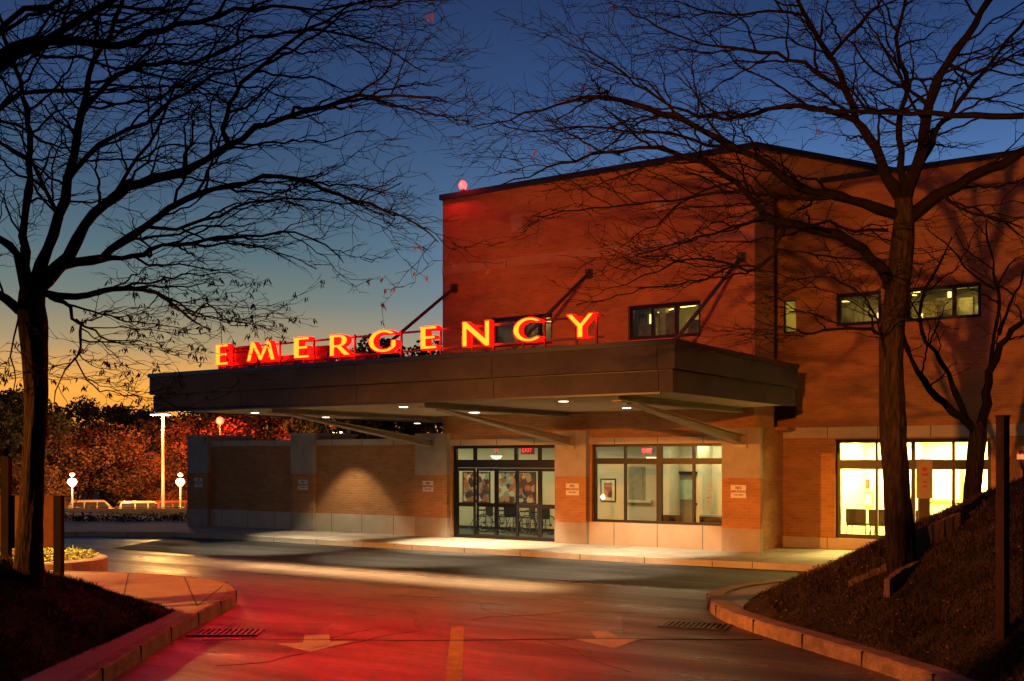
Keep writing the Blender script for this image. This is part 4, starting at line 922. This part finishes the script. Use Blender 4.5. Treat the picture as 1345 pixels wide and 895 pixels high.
# --- slimmer tree behind it on the bank
Y2 = 20.0
T = Tree(57, dens=.7)
trunk_mesh(T, pxpath([(1276, 695), (1277, 660), (1281, 610), (1285, 575), (1284, 555)], Y2, Y2), [.19, .15, .145, .15, .13], 16)
for pts, a, b, r0, r1 in [
 ([(1283, 566), (1262, 548), (1240, 530), (1215, 500), (1195, 470), (1186, 440), (1178, 400), (1190, 360)], 20, 19.6, .085, .02),
 ([(1272, 556), (1255, 520), (1238, 478), (1218, 448), (1208, 415), (1215, 380), (1232, 350), (1250, 310)], 20, 20.4, .07, .012),
 ([(1287, 566), (1294, 530), (1300, 490), (1318, 455), (1330, 435), (1350, 422), (1380, 400)], 20, 19.4, .09, .04),
 ([(1300, 490), (1306, 440), (1312, 400), (1308, 370), (1300, 330), (1296, 290)], 19.8, 20.3, .05, .012),
 ([(1312, 440), (1326, 400), (1345, 360), (1360, 330)], 19.8, 20, .04, .012),
 ([(1306, 380), (1280, 362), (1258, 335), (1240, 318), (1215, 300)], 19.9, 19.5, .025, .008),
 ([(1308, 380), (1325, 350), (1345, 335)], 19.9, 19.5, .025, .008),
 ([(1210, 420), (1196, 395), (1180, 380)], 20.2, 20, .018, .008),
 ]: T.limb(pxpath(pts, a, b), r0, r1, start=.35, jitter=.02)
T.finish('slim bare tree forking low, on the bank in front of the bright office window', W(1276, 682, Y2))

# ================================================================ right bank furniture
def board(name, quad, label):
    """Upright board set in the slope: quad = photo positions of bottom-left, bottom-right, top-right, top-left; stands at the slope's own distance."""
    a = hit(*quad[0], hill_r); b = hit(*quad[1], hill_r)
    b = W(quad[1][0], quad[1][1], max(b.y, a.y+.25)) if b.y-a.y > 2.5 or b.y < a.y else b
    return a, b
def plank_wall(a, b, ha, hb_, label, nplank, th=.09):
    t = thing('timber_edging', label, 'timber edging', a, 0, 'timber edging boards on the bank')
    a0 = Vector((0, 0, 0)); d = b-a; dh = Vector((d.x, d.y, 0)); u = dh.normalized(); nrm = Vector((-u.y, u.x, 0))
    m_ = MB()
    for k in range(nplank):
        f0, f1 = k/nplank, (k+1)/nplank-.008; j = rnd.uniform(-.012, .012)
        p0, p1 = d*f0, d*f1; h0, h1 = ha+(hb_-ha)*f0+j, ha+(hb_-ha)*f1+j
        i = len(m_.v)
        for p, h in ((p0, h0), (p1, h1)):
            for s_ in (0, th):
                q = p+nrm*(s_+j*.5); m_.v += [(q.x, q.y, q.z-.3), (q.x, q.y, q.z+h)]
        for q in ((0, 4, 5, 1), (2, 3, 7, 6), (1, 5, 7, 3), (0, 1, 3, 2), (4, 6, 7, 5)): m_.f.append(tuple(i+z for z in q)); m_.m.append(0)
    m_.build('boards', WOOD, t)
a = hit(1203, 736, hill_r); b = hit(1262, 692, hill_r); print('A', a, b); plank_wall(a, b, .40, .20, 'tallest weathered board edging with sloping top, right of the big trunk', 11)
a = hit(1168, 786, hill_r); b = hit(1206, 742, hill_r); print('B', a, b); plank_wall(a, b, .26, .05, 'dark board edging in front of the big trunk', 5)
a = hit(1114, 772, hill_r); b = hit(1172, 748, hill_r); print('C', a, b); plank_wall(a, b, .09, .12, 'low board edging left of the big trunk', 8)
def ground_r(px, Y): x = (px-CX)/F*Y; return Vector((x, Y, hill_r(x, Y)))
c = hit(1317, 838, hill_r); t = thing('sign_post', 'tall square sign post standing alone on the grassy bank', 'post', c, R_(28))
top = (HY-548)/F*c.y+H-c.z
MB().box(-.046, .046, -.055, .055, -.3, top).build('post', POST, t, bevel=.006); MB().box(-.052, .052, -.06, .06, top, top+.02).build('cap', POST, t)
# handrail and lantern at the right edge
t = thing('handrail', 'thin dark handrail climbing the bank behind the square post', 'handrail', ground_r(1262, 18.0)); o_ = t.location.copy()
p0, p1, p2 = W(1262, 675, 18.0)-o_, W(1345, 627, 16.6)-o_, W(1400, 600, 16.0)-o_
MB().tube([p0, p1, p2], .022, 8).build('rail', FRAME, t, True)
for q in (p0.lerp(p1, .12), p1): MB().tube([q, q-Vector((0, 0, 1.1))], .018, 8).build('post', FRAME, t)
c = W(1343, 603, 12.0); gz = hill_r(c.x, 12.0); t = thing('bollard_lantern', 'copper coloured hooded lantern on a post at the right edge', 'lantern', (c.x+.03, 12.0, gz))
MB().lathe([(.03, 0), (.028, c.z-gz-.12)], n=12).build('post', POST, t); MB().lathe([(.035, c.z-gz-.12), (.055, c.z-gz-.08), (.08, c.z-gz), (.082, c.z-gz+.07), (.07, c.z-gz+.09)], n=18).build('hood', mat('copper_hood', (.5, .25, .12), .35, .6), t, True); MB().lathe([(.083, c.z-gz-.005), (.0835, c.z-gz+.05)], n=18).build('lens', mat('hood_glow', (1, .5, .2), .3, emit=(1, .34, .10), es=.75), t)  # glowing band round the hood imitates orange light falling on it
# totem
Yt = 23.5; t = thing('sign_pylon', 'narrow pylon sign with red marks on a pale panel, in front of the office window', 'sign', W(1214, 735, Yt), R_(-12)); bz = t.location.z; zt = lambda y: (HY-y)/F*Yt+H-bz
MB().box(-.12, .10, -.09, .09, -.4, zt(655)).build('post', mat('pylon_dark', (.05, .035, .03), .5), t)
o = MB().box(-.15, .15, -.11, .11, zt(655), zt(603)).build('panel', mat('pylon_panel', (.30, .22, .15), .5), t, bevel=.006)
m2 = MB(); m2.box(-.06, .04, -.114, -.1105, zt(619), zt(614)); m2.box(-.07, .06, -.114, -.1105, zt(625), zt(622)); m2.box(-.05, .04, -.114, -.1105, zt(634), zt(632)); m2.box(-.05, .05, -.114, -.1105, zt(640), zt(638)); m2.build('marking', REDINK, o)
# ================================================================ left mound: back of a sign board, planter
Yb = 16.6; bl = W(-75, 720, Yb); br = W(71, 720, Yb); zt2 = (HY-651)/F*Yb+H
t = thing('direction_board', 'wide plain sign board between two dark posts, seen from behind on the mound', 'sign board', (br.x, Yb, hill_l(br.x, Yb)), R_(0)); b0 = t.location
MB().box(bl.x-br.x, -.01, .02, .07, bl.z-b0.z, zt2-b0.z).build('panel', mat('board_back', (.11, .052, .033), .85, spec=.1, var=.2), t)
for i, xx in enumerate((0, bl.x-br.x-.1, W(2, 600, Yb).x-br.x)): MB().box(xx, xx+.115, -.03, .1, -.6, (zt2 if i < 2 else H+.05)-b0.z-.0).build('post', mat('dark_post', (.010, .008, .007), .9, spec=.08), t)
# planter
pc = Vector((-10.75, 24.6, 0)); t = thing('round_planter', 'round concrete planter of lit yellow flowers beside the corner pavement', 'planter', pc)
MB().lathe([(1.62, 0), (1.62, .30), (1.56, .33), (1.40, .33), (1.40, .24), (.02, .24)], n=40).build('rim', WALKC, t); 
m_ = MB()
for _ in range(2600):
    a = rnd.random()*6.28; r = 1.38*math.sqrt(rnd.random()); h = .24+rnd.random()*.32*(1-.4*r/1.4); p_ = Vector((r*math.cos(a), r*math.sin(a), h)); d = Vector((rnd.gauss(0, 1), rnd.gauss(0, 1), rnd.gauss(.4, .7))).normalized()*.05; w_ = d.orthogonal().normalized()*.018
    m_.face([p_-w_*.3, p_+d-w_, p_+d*1.6, p_+d+w_])
m_.build('plants', mat('planter_flowers', (.22, .20, .03), .8, var=.7, scale=6), t)
lamp('POINT', pc+Vector((.6, -.2, 1.0)), (1, .72, .22), 120, 'planter_light', .08); lamp('SPOT', pc+Vector((.4, 0, 2.6)), (1, .62, .22), 300, 'planter_spot', .1, to=pc+Vector((.3, -.4, 0)), angle=110)
pc2 = W(10, 728, 19.5); t = thing('flower_bush', 'lit yellow flowering bush under the sign board', 'bush', (pc2.x, 19.5, .18)); m_ = MB()
for _ in range(1500):
    p_ = Vector((rnd.gauss(0, .3), rnd.gauss(0, .3), abs(rnd.gauss(.3, .28)))); d = Vector((rnd.gauss(0, 1), rnd.gauss(0, 1), rnd.gauss(.5, .6))).normalized()*.05; w_ = d.orthogonal().normalized()*.02
    m_.face([p_-w_*.3, p_+d-w_, p_+d*1.6, p_+d+w_])
m_.build('foliage', MATS['planter_flowers'], t); MB().tube([(0, 0, 0), (.02, 0, .5)], .02, 5).build('stem', BARK, t)
lamp('POINT', (pc2.x+.1, 18.9, .75), (1, .75, .2), 45, 'bush_light', .05)
# ================================================================ beyond the drive
def scatter(mb, c, rad, n, size, r):
    for _ in range(n):
        while True:
            q = Vector((r.uniform(-1, 1), r.uniform(-1, 1), r.uniform(-1, 1)))
            if q.length < 1 and r.random() < .35+.65*q.length: break
        p_ = Vector(c)+Vector((q.x*rad[0], q.y*rad[1], q.z*rad[2])); d = Vector((r.gauss(0, 1), r.gauss(0, 1), r.gauss(0, .8))).normalized(); w_ = d.orthogonal().normalized(); w_.rotate(Matrix.Rotation(r.random()*6.28, 3, d)); s_ = size*r.uniform(.5, 1.3)
        mb.face([p_-d*s_*.5, p_+w_*s_*.32, p_+d*s_*.5, p_-w_*s_*.32])
hg = thing('low_hedge', 'low dark ground hugging hedge between the drive and the far road', 'hedge', (-15, 43, 0)); m_ = MB(); r9 = random.Random(3)
for k in range(34): scatter(m_, (-3.6+k*.185, r9.gauss(0, .4), .16), (.45, .7, r9.uniform(.16, .42)), 130, .09, r9)
m_.build('foliage', mat('hedge_leaf', (.018, .026, .014), .9, var=.5, scale=4), hg); MB().box(-3.7, 2.9, -.5, .5, 0, .12).build('stems', BARK, hg)
LEAFA = mat('autumn_leaf', (.125, .062, .032), .85, var=.6, scale=.7); LEAFD = mat('dark_leaf', (.022, .03, .014), .9, var=.5, scale=.7)
def far_tree(seed, h, w, m, sparse=1.0, leaf=.34):
    r = random.Random(seed); t = thing('tree', '', 'tree'); tr = MB(); hh = h*.45
    tr.tube([(0, 0, -.3), (.1, 0, hh*.5), (0, .1, hh)], [.22, .17, .13], 8)
    cl = []
    for k in range(26):
        a = r.random()*6.28; z = h*(.30+.64*r.random()); q = w*.5*math.sqrt(r.random())*(1.15-.8*abs((z/h)-.55)); e = Vector((q*math.cos(a), q*math.sin(a), z)); cl.append(e)
        tr.tube([(0, 0, hh*(.5+.5*r.random())), e*.6+Vector((0, 0, hh*.35)), e], [.08, .05, .02], 5)
    tr.build('trunk', BARK, t); c_ = MB()
    for e in cl:
        s_ = w*r.uniform(.14, .24); scatter(c_, e, (s_, s_, s_*.72), int(430*sparse), leaf*.62, r)
    c_.build('crown', m, t); return t
protoA = [far_tree(101, 7, 7, LEAFA), far_tree(102, 7, 8, LEAFA, .8), far_tree(103, 7, 6, LEAFD, 1.2), far_tree(104, 7, 5.5, LEAFD, 1.0)]
used = set()
def put_tree(k, px, Y, top, label, w=1.0):
    x = (px-CX)/F*Y; z0 = far_z(x, Y); h = (HY-top)/F*Y+H-z0; s_ = h/7.0
    o = protoA[k] if k not in used else dup(protoA[k]); used.add(k)
    o.location = (x, Y, z0); o.scale = (s_*w, s_*w, s_); o.rotation_euler = (0, 0, rnd.random()*6.28); o['label'] = label; o['group'] = 'trees beyond the parking lot'
for args in [
 (3, 8, 88, 505, 'dark tree behind the leaning trunk, tallest at the far left', 1.0), (3, 75, 120, 522, 'dark bushy tree just right of the leaning trunk', .9), (0, 62, 96, 560, 'orange lit autumn tree behind the sign board', 1.2), (1, 118, 92, 556, 'orange lit autumn tree behind the bluish globe lamp', 1.2),
 (2, 150, 125, 532, 'dark round tree on the skyline above the parked cars', 1.25), (2, 198, 132, 536, 'dark tree on the skyline beside the tall street lamp', 1.2), (1, 172, 112, 578, 'reddish autumn tree standing in front of the small house', 1.0), (0, 240, 100, 556, 'orange autumn tree right of the tall street lamp', 1.25),
 (1, 282, 96, 548, 'red lit autumn tree behind the red globe light', 1.1), (2, 330, 105, 520, 'dark tree seen between canopy and wall, left', 1.2), (3, 372, 98, 525, 'dark tree seen between canopy and wall above the middle pier', 1.2), (0, 425, 96, 535, 'autumn tree seen between canopy and wall, right of the middle pier', 1.1), (1, 492, 90, 540, 'orange autumn tree under the canopy beside the steel strut', 1.2),
 (2, 478, 82, 450, 'tall dark tree showing above the canopy behind the letter G', .8), (3, 520, 88, 446, 'tall dark tree showing above the canopy beside the building corner', .8), (2, 452, 92, 462, 'dark tree showing above the canopy behind the letter R', .75), (0, 25, 84, 600, 'low autumn tree at the far left edge beyond the drive', 1.2), (2, -40, 92, 515, 'dark tree beyond the far left edge', 1.1), (0, 205, 92, 600, 'low autumn tree behind the brightest parked car', 1.1)]: put_tree(*args)
# house
hx = W(186, 640, 122); hz = far_z(0, 122); t = thing('gabled_house', 'small gabled house with a lit window behind the parked cars', 'house', (hx.x, 122, hz), R_(8))
MB().box(-4.5, 4.5, 0, 7, 0, 5.0).build('wall', mat('house_siding', (.2, .17, .11), .8), t); r_ = MB(); r_.prism([(-5, -.4), (5, -.4), (5, 7.4), (-5, 7.4)], 5.0, 5.1)
i = len(r_.v); r_.v += [(-5, -.4, 5.1), (5, -.4, 5.1), (0, -.4, 7.2), (-5, 7.4, 5.1), (5, 7.4, 5.1), (0, 7.4, 7.2)]; r_.f += [(i, i+1, i+2), (i+3, i+5, i+4), (i, i+2, i+5, i+3), (i+1, i+4, i+5, i+2)]; r_.m += [0]*4; r_.build('roof', mat('roof_shingle', (.1, .09, .07), .9), t)
w_ = MB().box(-.8, .2, -.08, -.001, 2.6, 4.0).build('window', FRAME, t); MB().box(-.7, .1, -.09, -.081, 2.7, 3.9).build('pane', mat('lit_pane', (.6, .5, .2), .5, emit=(1, .5, .12), es=.35), w_)
# lamps
GL_W = mat('globe_white', (1, .95, .9), .3, emit=(1, .88, .78), es=14); HEAD = mat('lamp_lens', (1, .9, .7), .3, emit=(1, .70, .36), es=20); GALV = mat('galvanised', (.35, .33, .3), .45, .5)
SOD = (1, .34, .06)
def globe_lamp(px, py, Y, label, col=(1, .5, .2), red=True, power=500, s=.33, gm=None):
    p_ = W(px, py, Y); z0 = far_z(p_.x, Y); t = thing('globe_lamp', label, 'lamp post', (p_.x, Y, z0), 0, 'globe lamps by the parking lot'); h = p_.z-z0
    MB().lathe([(.13, 0), (.1, .3), (.07, .4), (.06, h-s)], n=12).build('post', GALV, t); MB().lathe([(.12, h-s-.02), (s*.9, h-s*.35), (s, h), (s*.72, h+s*.6), (.02, h+s*.8)], n=16).build('globe', gm or GL_W, t, True)
    if red:
        MB().tube([(0, 0, h+s*.7), (0, 0, h+s*1.1)], .04, 6).build('beacon_stem', FRAME, t); MB().lathe([(.05, h+s*1.1), (.17, h+s*1.35), (.17, h+s*1.7), (.04, h+s*1.95)], n=14).build('beacon', mat('beacon_pink', (1, .5, .4), .3, emit=(1, .22, .14), es=2.6), t, True)
    lamp('POINT', (p_.x, Y-.5, z0+h+.1), col, power, 'globe_light', s)
globe_lamp(95, 633, 76, 'globe lamp with bluish glow and red beacon, left of the parked cars', (1, .40, .14), power=2400, gm=mat('globe_bluish', (.8, .7, 1), .3, emit=(.72, .58, 1), es=1.7))
globe_lamp(237, 633, 78, 'globe lamp with orange glow and red beacon, beside the boundary wall', SOD, power=4500, gm=mat('globe_amber', (1, .8, .5), .3, emit=(1, .62, .26), es=2.2))
globe_lamp(80, 606, 100, 'smaller violet globe lamp far off beside the leaning trunk', (.5, .35, 1), False, 200, .3, mat('globe_violet', (.6, .5, 1), .3, emit=(.55, .4, 1), es=9))
p_ = W(289, 553, 88); t = thing('red_globe_light', 'round red light on a pole behind the boundary wall', 'lamp post', (p_.x, 88, far_z(p_.x, 88))); h = p_.z-t.location.z
MB().lathe([(.07, 0), (.05, h-.2)], n=10).build('post', GALV, t); MB().lathe([(.05, h-.33), (.27, h-.17), (.33, h), (.23, h+.24), (.02, h+.33)], n=16).build('globe', mat('globe_red', (1, .5, .4), .3, emit=(1, .05, .035), es=5), t, True); lamp('POINT', (p_.x, 88.5, p_.z), (1, .015, .008), 6000, 'red_light', .2)
p_ = W(214, 545, 80); z0 = far_z(0, 80); h = p_.z-z0; t = thing('street_lamp', 'tall street lamp with flat twin head rising beside the canopy end', 'street lamp', (p_.x, 80, z0))
MB().lathe([(.2, 0), (.2, .6), (.14, .7), (.10, h)], n=12).build('pole', GALV, t); MB().box(-.9, .55, -.18, .18, h, h+.14).build('lamp_head', FRAME, t, bevel=.03); MB().box(-.85, .5, -.2, .16, h-.05, h-.001).build('lens', HEAD, t)
lamp('SPOT', (p_.x, 79.9, p_.z-.25), SOD, 12500, 'street_light', .3, to=(p_.x+1, 92, -2), angle=150, blend=.3); lamp('POINT', (p_.x-.1, 79.5, p_.z-.4), (1, .5, .12), 4500, 'street_light_near', .2)
lamp('SPOT', (W(440, 560, 78).x, 80, 4.5), SOD, 15000, 'added_lot_light', .3, to=(W(440, 560, 78).x, 92, 1), angle=150)  # lamp and pole added to light the trees under the canopy
t = thing('street_lamp', 'added street lamp behind the building, lighting the trees seen under the canopy', 'street lamp', (W(440, 560, 78).x, 80, far_z(0, 80))); MB().lathe([(.2, 0), (.14, .7), (.10, 7.0)], n=12).build('pole', GALV, t); MB().box(-.5, .5, -.18, .18, 7.0, 7.14).build('lamp_head', FRAME, t); MB().box(-.45, .45, -.15, .15, 6.95, 6.999).build('lens', HEAD, t)
# cars
def car(px, Y, rz, kind, col, label, scale=1):
    x = (px-CX)/F*Y; t = thing('parked_car', label, 'car', (x, Y, -2.42), rz, 'cars parked beyond the drive')
    pm = mat('car_paint_'+kind+label[:4].strip(), col, .22, .3, var=.02)
    if kind == 'suv': prof = [(-2.3, .35), (-2.35, .95), (-2.25, 1.05), (-2.0, 1.72), (-1.8, 1.78), (.5, 1.76), (1.15, 1.15), (2.2, 1.0), (2.35, .8), (2.35, .35)]
    else: prof = [(-2.2, .3), (-2.25, .85), (-1.6, .98), (-1.0, 1.38), (.2, 1.42), (.9, 1.0), (2.05, .85), (2.2, .65), (2.2, .3)]
    mb = MB(); n = len(prof)
    for s_ in (-1, 1):
        for (a, z) in prof: mb.v.append((a, s_*(.9 if z < 1.1 else .74), z))
    mb.f.append(tuple(range(n))); mb.f.append(tuple(range(2*n-1, n-1, -1))); mb.f += [(k, k+n, (k+1) % n+n, (k+1) % n) for k in range(n)]; mb.m = [0]*len(mb.f)
    mb.build('body', pm, t, bevel=.05)
    g_ = MB(); zs = (1.1, 1.62) if kind == 'suv' else (.98, 1.32); xs = [(-1.95, -1.0), (-.9, -.05), (.05, .75)] if kind == 'suv' else [(-1.0, -.2), (-.1, .5)]
    for s_ in (-1, 1):
        for (a, b) in xs: g_.face([(a, s_*.905, zs[0]+.02), (b+(.15 if b > .4 else 0), s_*.905, zs[0]+.02), (b-(.2 if b > .4 else 0), s_*.775, zs[1]), (a, s_*.775, zs[1])])
    bx = -2.27 if kind == 'suv' else -1.62; g_.face([(bx-.02, -.7, zs[0]), (bx-.02, .7, zs[0]), (bx+.24, .62, zs[1]), (bx+.24, -.62, zs[1])]); g_.build('window', mat('car_glass', (.05, .04, .035), .15), t)
    for a in (-1.4, 1.4):
        for s_ in (-.86, .86): w2 = MB(); w2.ring((a, s_, .33), (0, 1, 0), .25, .09, 18, 6); o = w2.build('wheel', BLACK, t); MB().tube([(a, s_-.04, .33), (a, s_+.04, .33)], .2, 12).build('hub', CHROME, o)
    for s_ in (-.72, .72): MB().box(prof[1][0]-.03, prof[1][0]+.05, s_-.12, s_+.12, .75, 1.0).build('tail_light', mat('tail_light_red', (.3, .01, .01), .3), t); MB().box(prof[-2][0]-.06, prof[-2][0]+.03, s_-.16, s_+.16, .62, .78).build('headlight', mat('headlight_glass', (.7, .7, .65), .15), t)
car(128, 88, R_(20), 'suv', (.6, .55, .5), 'pale car parked right of the bluish globe lamp'); car(90, 92, R_(10), 'sedan', (.2, .16, .14), 'dark sedan parked behind the bluish globe lamp'); car(192, 86, R_(28), 'suv', (.75, .70, .6), 'white sport utility car brightly lit at the foot of the street lamp'); car(238, 87, R_(35), 'suv', (.35, .1, .06), 'reddish sport utility car beside the boundary wall'); car(160, 96, R_(5), 'sedan', (.1, .08, .08), 'black sedan between the pale sedan and the white car')
t = thing('guard_rail', 'long low metal guard rail in front of the parked cars', 'guard rail', (-24, 70, far_z(0, 70)))
hh = .0; MB().box(-8, 12, -.03, .03, 1.93, 1.98).build('rail', GALV, t)
for k in range(9): MB().box(-7.9+k*2.45, -7.82+k*2.45, -.04, .04, -.1, 1.9).build('post', GALV, t)
# street lamp just out of frame on the left that lights the corner and the bank
LP = Vector((-19, 9.3, 6.2)); t = thing('street_lamp', 'street lamp beside the mound, lighting the corner pavement', 'street lamp', (LP.x, LP.y, .9))
MB().lathe([(.15, 0), (.1, .5), (.08, 5.4)], n=12).build('pole', GALV, t); MB().box(-.2, .5, -.16, .16, 5.4, 5.52).build('lamp_head', FRAME, t); MB().box(-.15, .45, -.13, .13, 5.36, 5.399).build('lens', HEAD, t)
lamp('SPOT', LP+Vector((.2, 0, -.05)), (1, .30, .032), 34000, 'sodium_light', .15, to=(-10.5, 16.0, 0), angle=58, blend=.45); lamp('SPOT', LP+Vector((.3, 0, -.05)), (1, .27, .03), 24000, 'sodium_light_far', .15, to=(6.5, 13.6, .6), angle=24, blend=.6)
LP2 = Vector((-1.6, 1.5, 4.9)); t = thing('street_lamp', 'added lamp on a long arm over the driveway, flooding the wing', 'street lamp', (-4.9, 1.5, .9))
MB().lathe([(.14, 0), (.1, .5), (.08, 4.1)], n=12).build('pole', GALV, t); MB().tube([(0, 0, 4.0), (1.2, 0, 4.25), (3.3, 0, 4.2)], .05, 8).build('arm', GALV, t); MB().box(3.0, 3.6, -.16, .16, 4.08, 4.2).build('lamp_head', FRAME, t); MB().box(3.05, 3.55, -.13, .13, 4.04, 4.079).build('lens', HEAD, t)
lamp('SPOT', LP2, (1, .28, .03), 21000, 'added_flood_light', .12, to=(6.6, 28.5, 6.9), angle=40, blend=.5)  # unseen flood on an added mast, aimed to light the wing and tall wall

# ================================================================ ground cover
def blades(name, fn, x0, x1, y0, y1, n, m, keep, h0=.025, h1=.075, seed=5):
    r = random.Random(seed); v = []; f = []
    while len(f) < n:
        x, y = r.uniform(x0, x1), y0+(y1-y0)*r.random()**1.5
        if not keep(x, y): continue
        z = fn(x, y)
        if z < .16: continue
        a = r.random()*6.28; h = r.uniform(h0, h1)*(1+.8*noise.noise((x*1.3, y*1.3, 7))); lx, ly = r.gauss(0, .04), r.gauss(0, .04); w = .0035+.0003*y; i = len(v)
        v += [(x-math.cos(a)*w, y-math.sin(a)*w, z-.01), (x+math.cos(a)*w, y+math.sin(a)*w, z-.01), (x+lx, y+ly, z+h)]; f.append((i, i+1, i+2))
    me = bpy.data.meshes.new(name); me.from_pydata(v, [], f); me.materials.append(m); o = bpy.data.objects.new(name, me); C.objects.link(o); o['kind'] = 'stuff'
    return o
BL = mat('grass_blade', (.088, .058, .029), .9, spec=.1, var=.75, scale=.9, var2=.5, scale2=5)
tag(blades('grass', hill_r, 3.9, 11, 10, 24, 130000, BL, lambda x, y: x < 4+.55*y and W2L((x, y, 0)).y < 1.8), 'rough grass covering the bank on the right', 'grass'); tag(blades('grass', hill_l, -11, -4.9, 10, 17.4, 36000, BL, lambda x, y: x > -.5*y-1, seed=6), 'short grass covering the dark mound on the left', 'grass')
r5 = random.Random(77); m_ = MB()
for _ in range(2600):
    x, y = r5.uniform(3.7, 9), 10+12*r5.random(); z = hill_r(x, y)
    if z < .15 or r5.random() > .35+.6*noise.noise((x*.8, y*.8, 2)): continue
    d = Vector((r5.gauss(0, 1), r5.gauss(0, 1), r5.gauss(0, .4))).normalized()*.028; w_ = d.orthogonal().normalized()*.5*d.length; p_ = Vector((x, y, z+.05+.04*r5.random())); m_.face([p_-d, p_+w_, p_+d, p_-w_])
tag(m_.build('fallen_leaves', mat('fallen_leaf', (.11, .04, .022), .8, var=.5, scale=8)), 'dry reddish leaves scattered over the bank', 'leaves', kind='stuff')
# ================================================================ render settings
sc_ = bpy.context.scene
sc_.view_settings.view_transform = 'Standard'; sc_.view_settings.look = 'None'; sc_.view_settings.exposure = 0; sc_.view_settings.gamma = 1
sc_.render.engine = 'CYCLES'; sc_.cycles.use_denoising = True; sc_.cycles.max_bounces = 6; sc_.cycles.transparent_max_bounces = 16; sc_.cycles.sample_clamp_indirect = 4; sc_.cycles.caustics_reflective = False; sc_.cycles.caustics_refractive = False
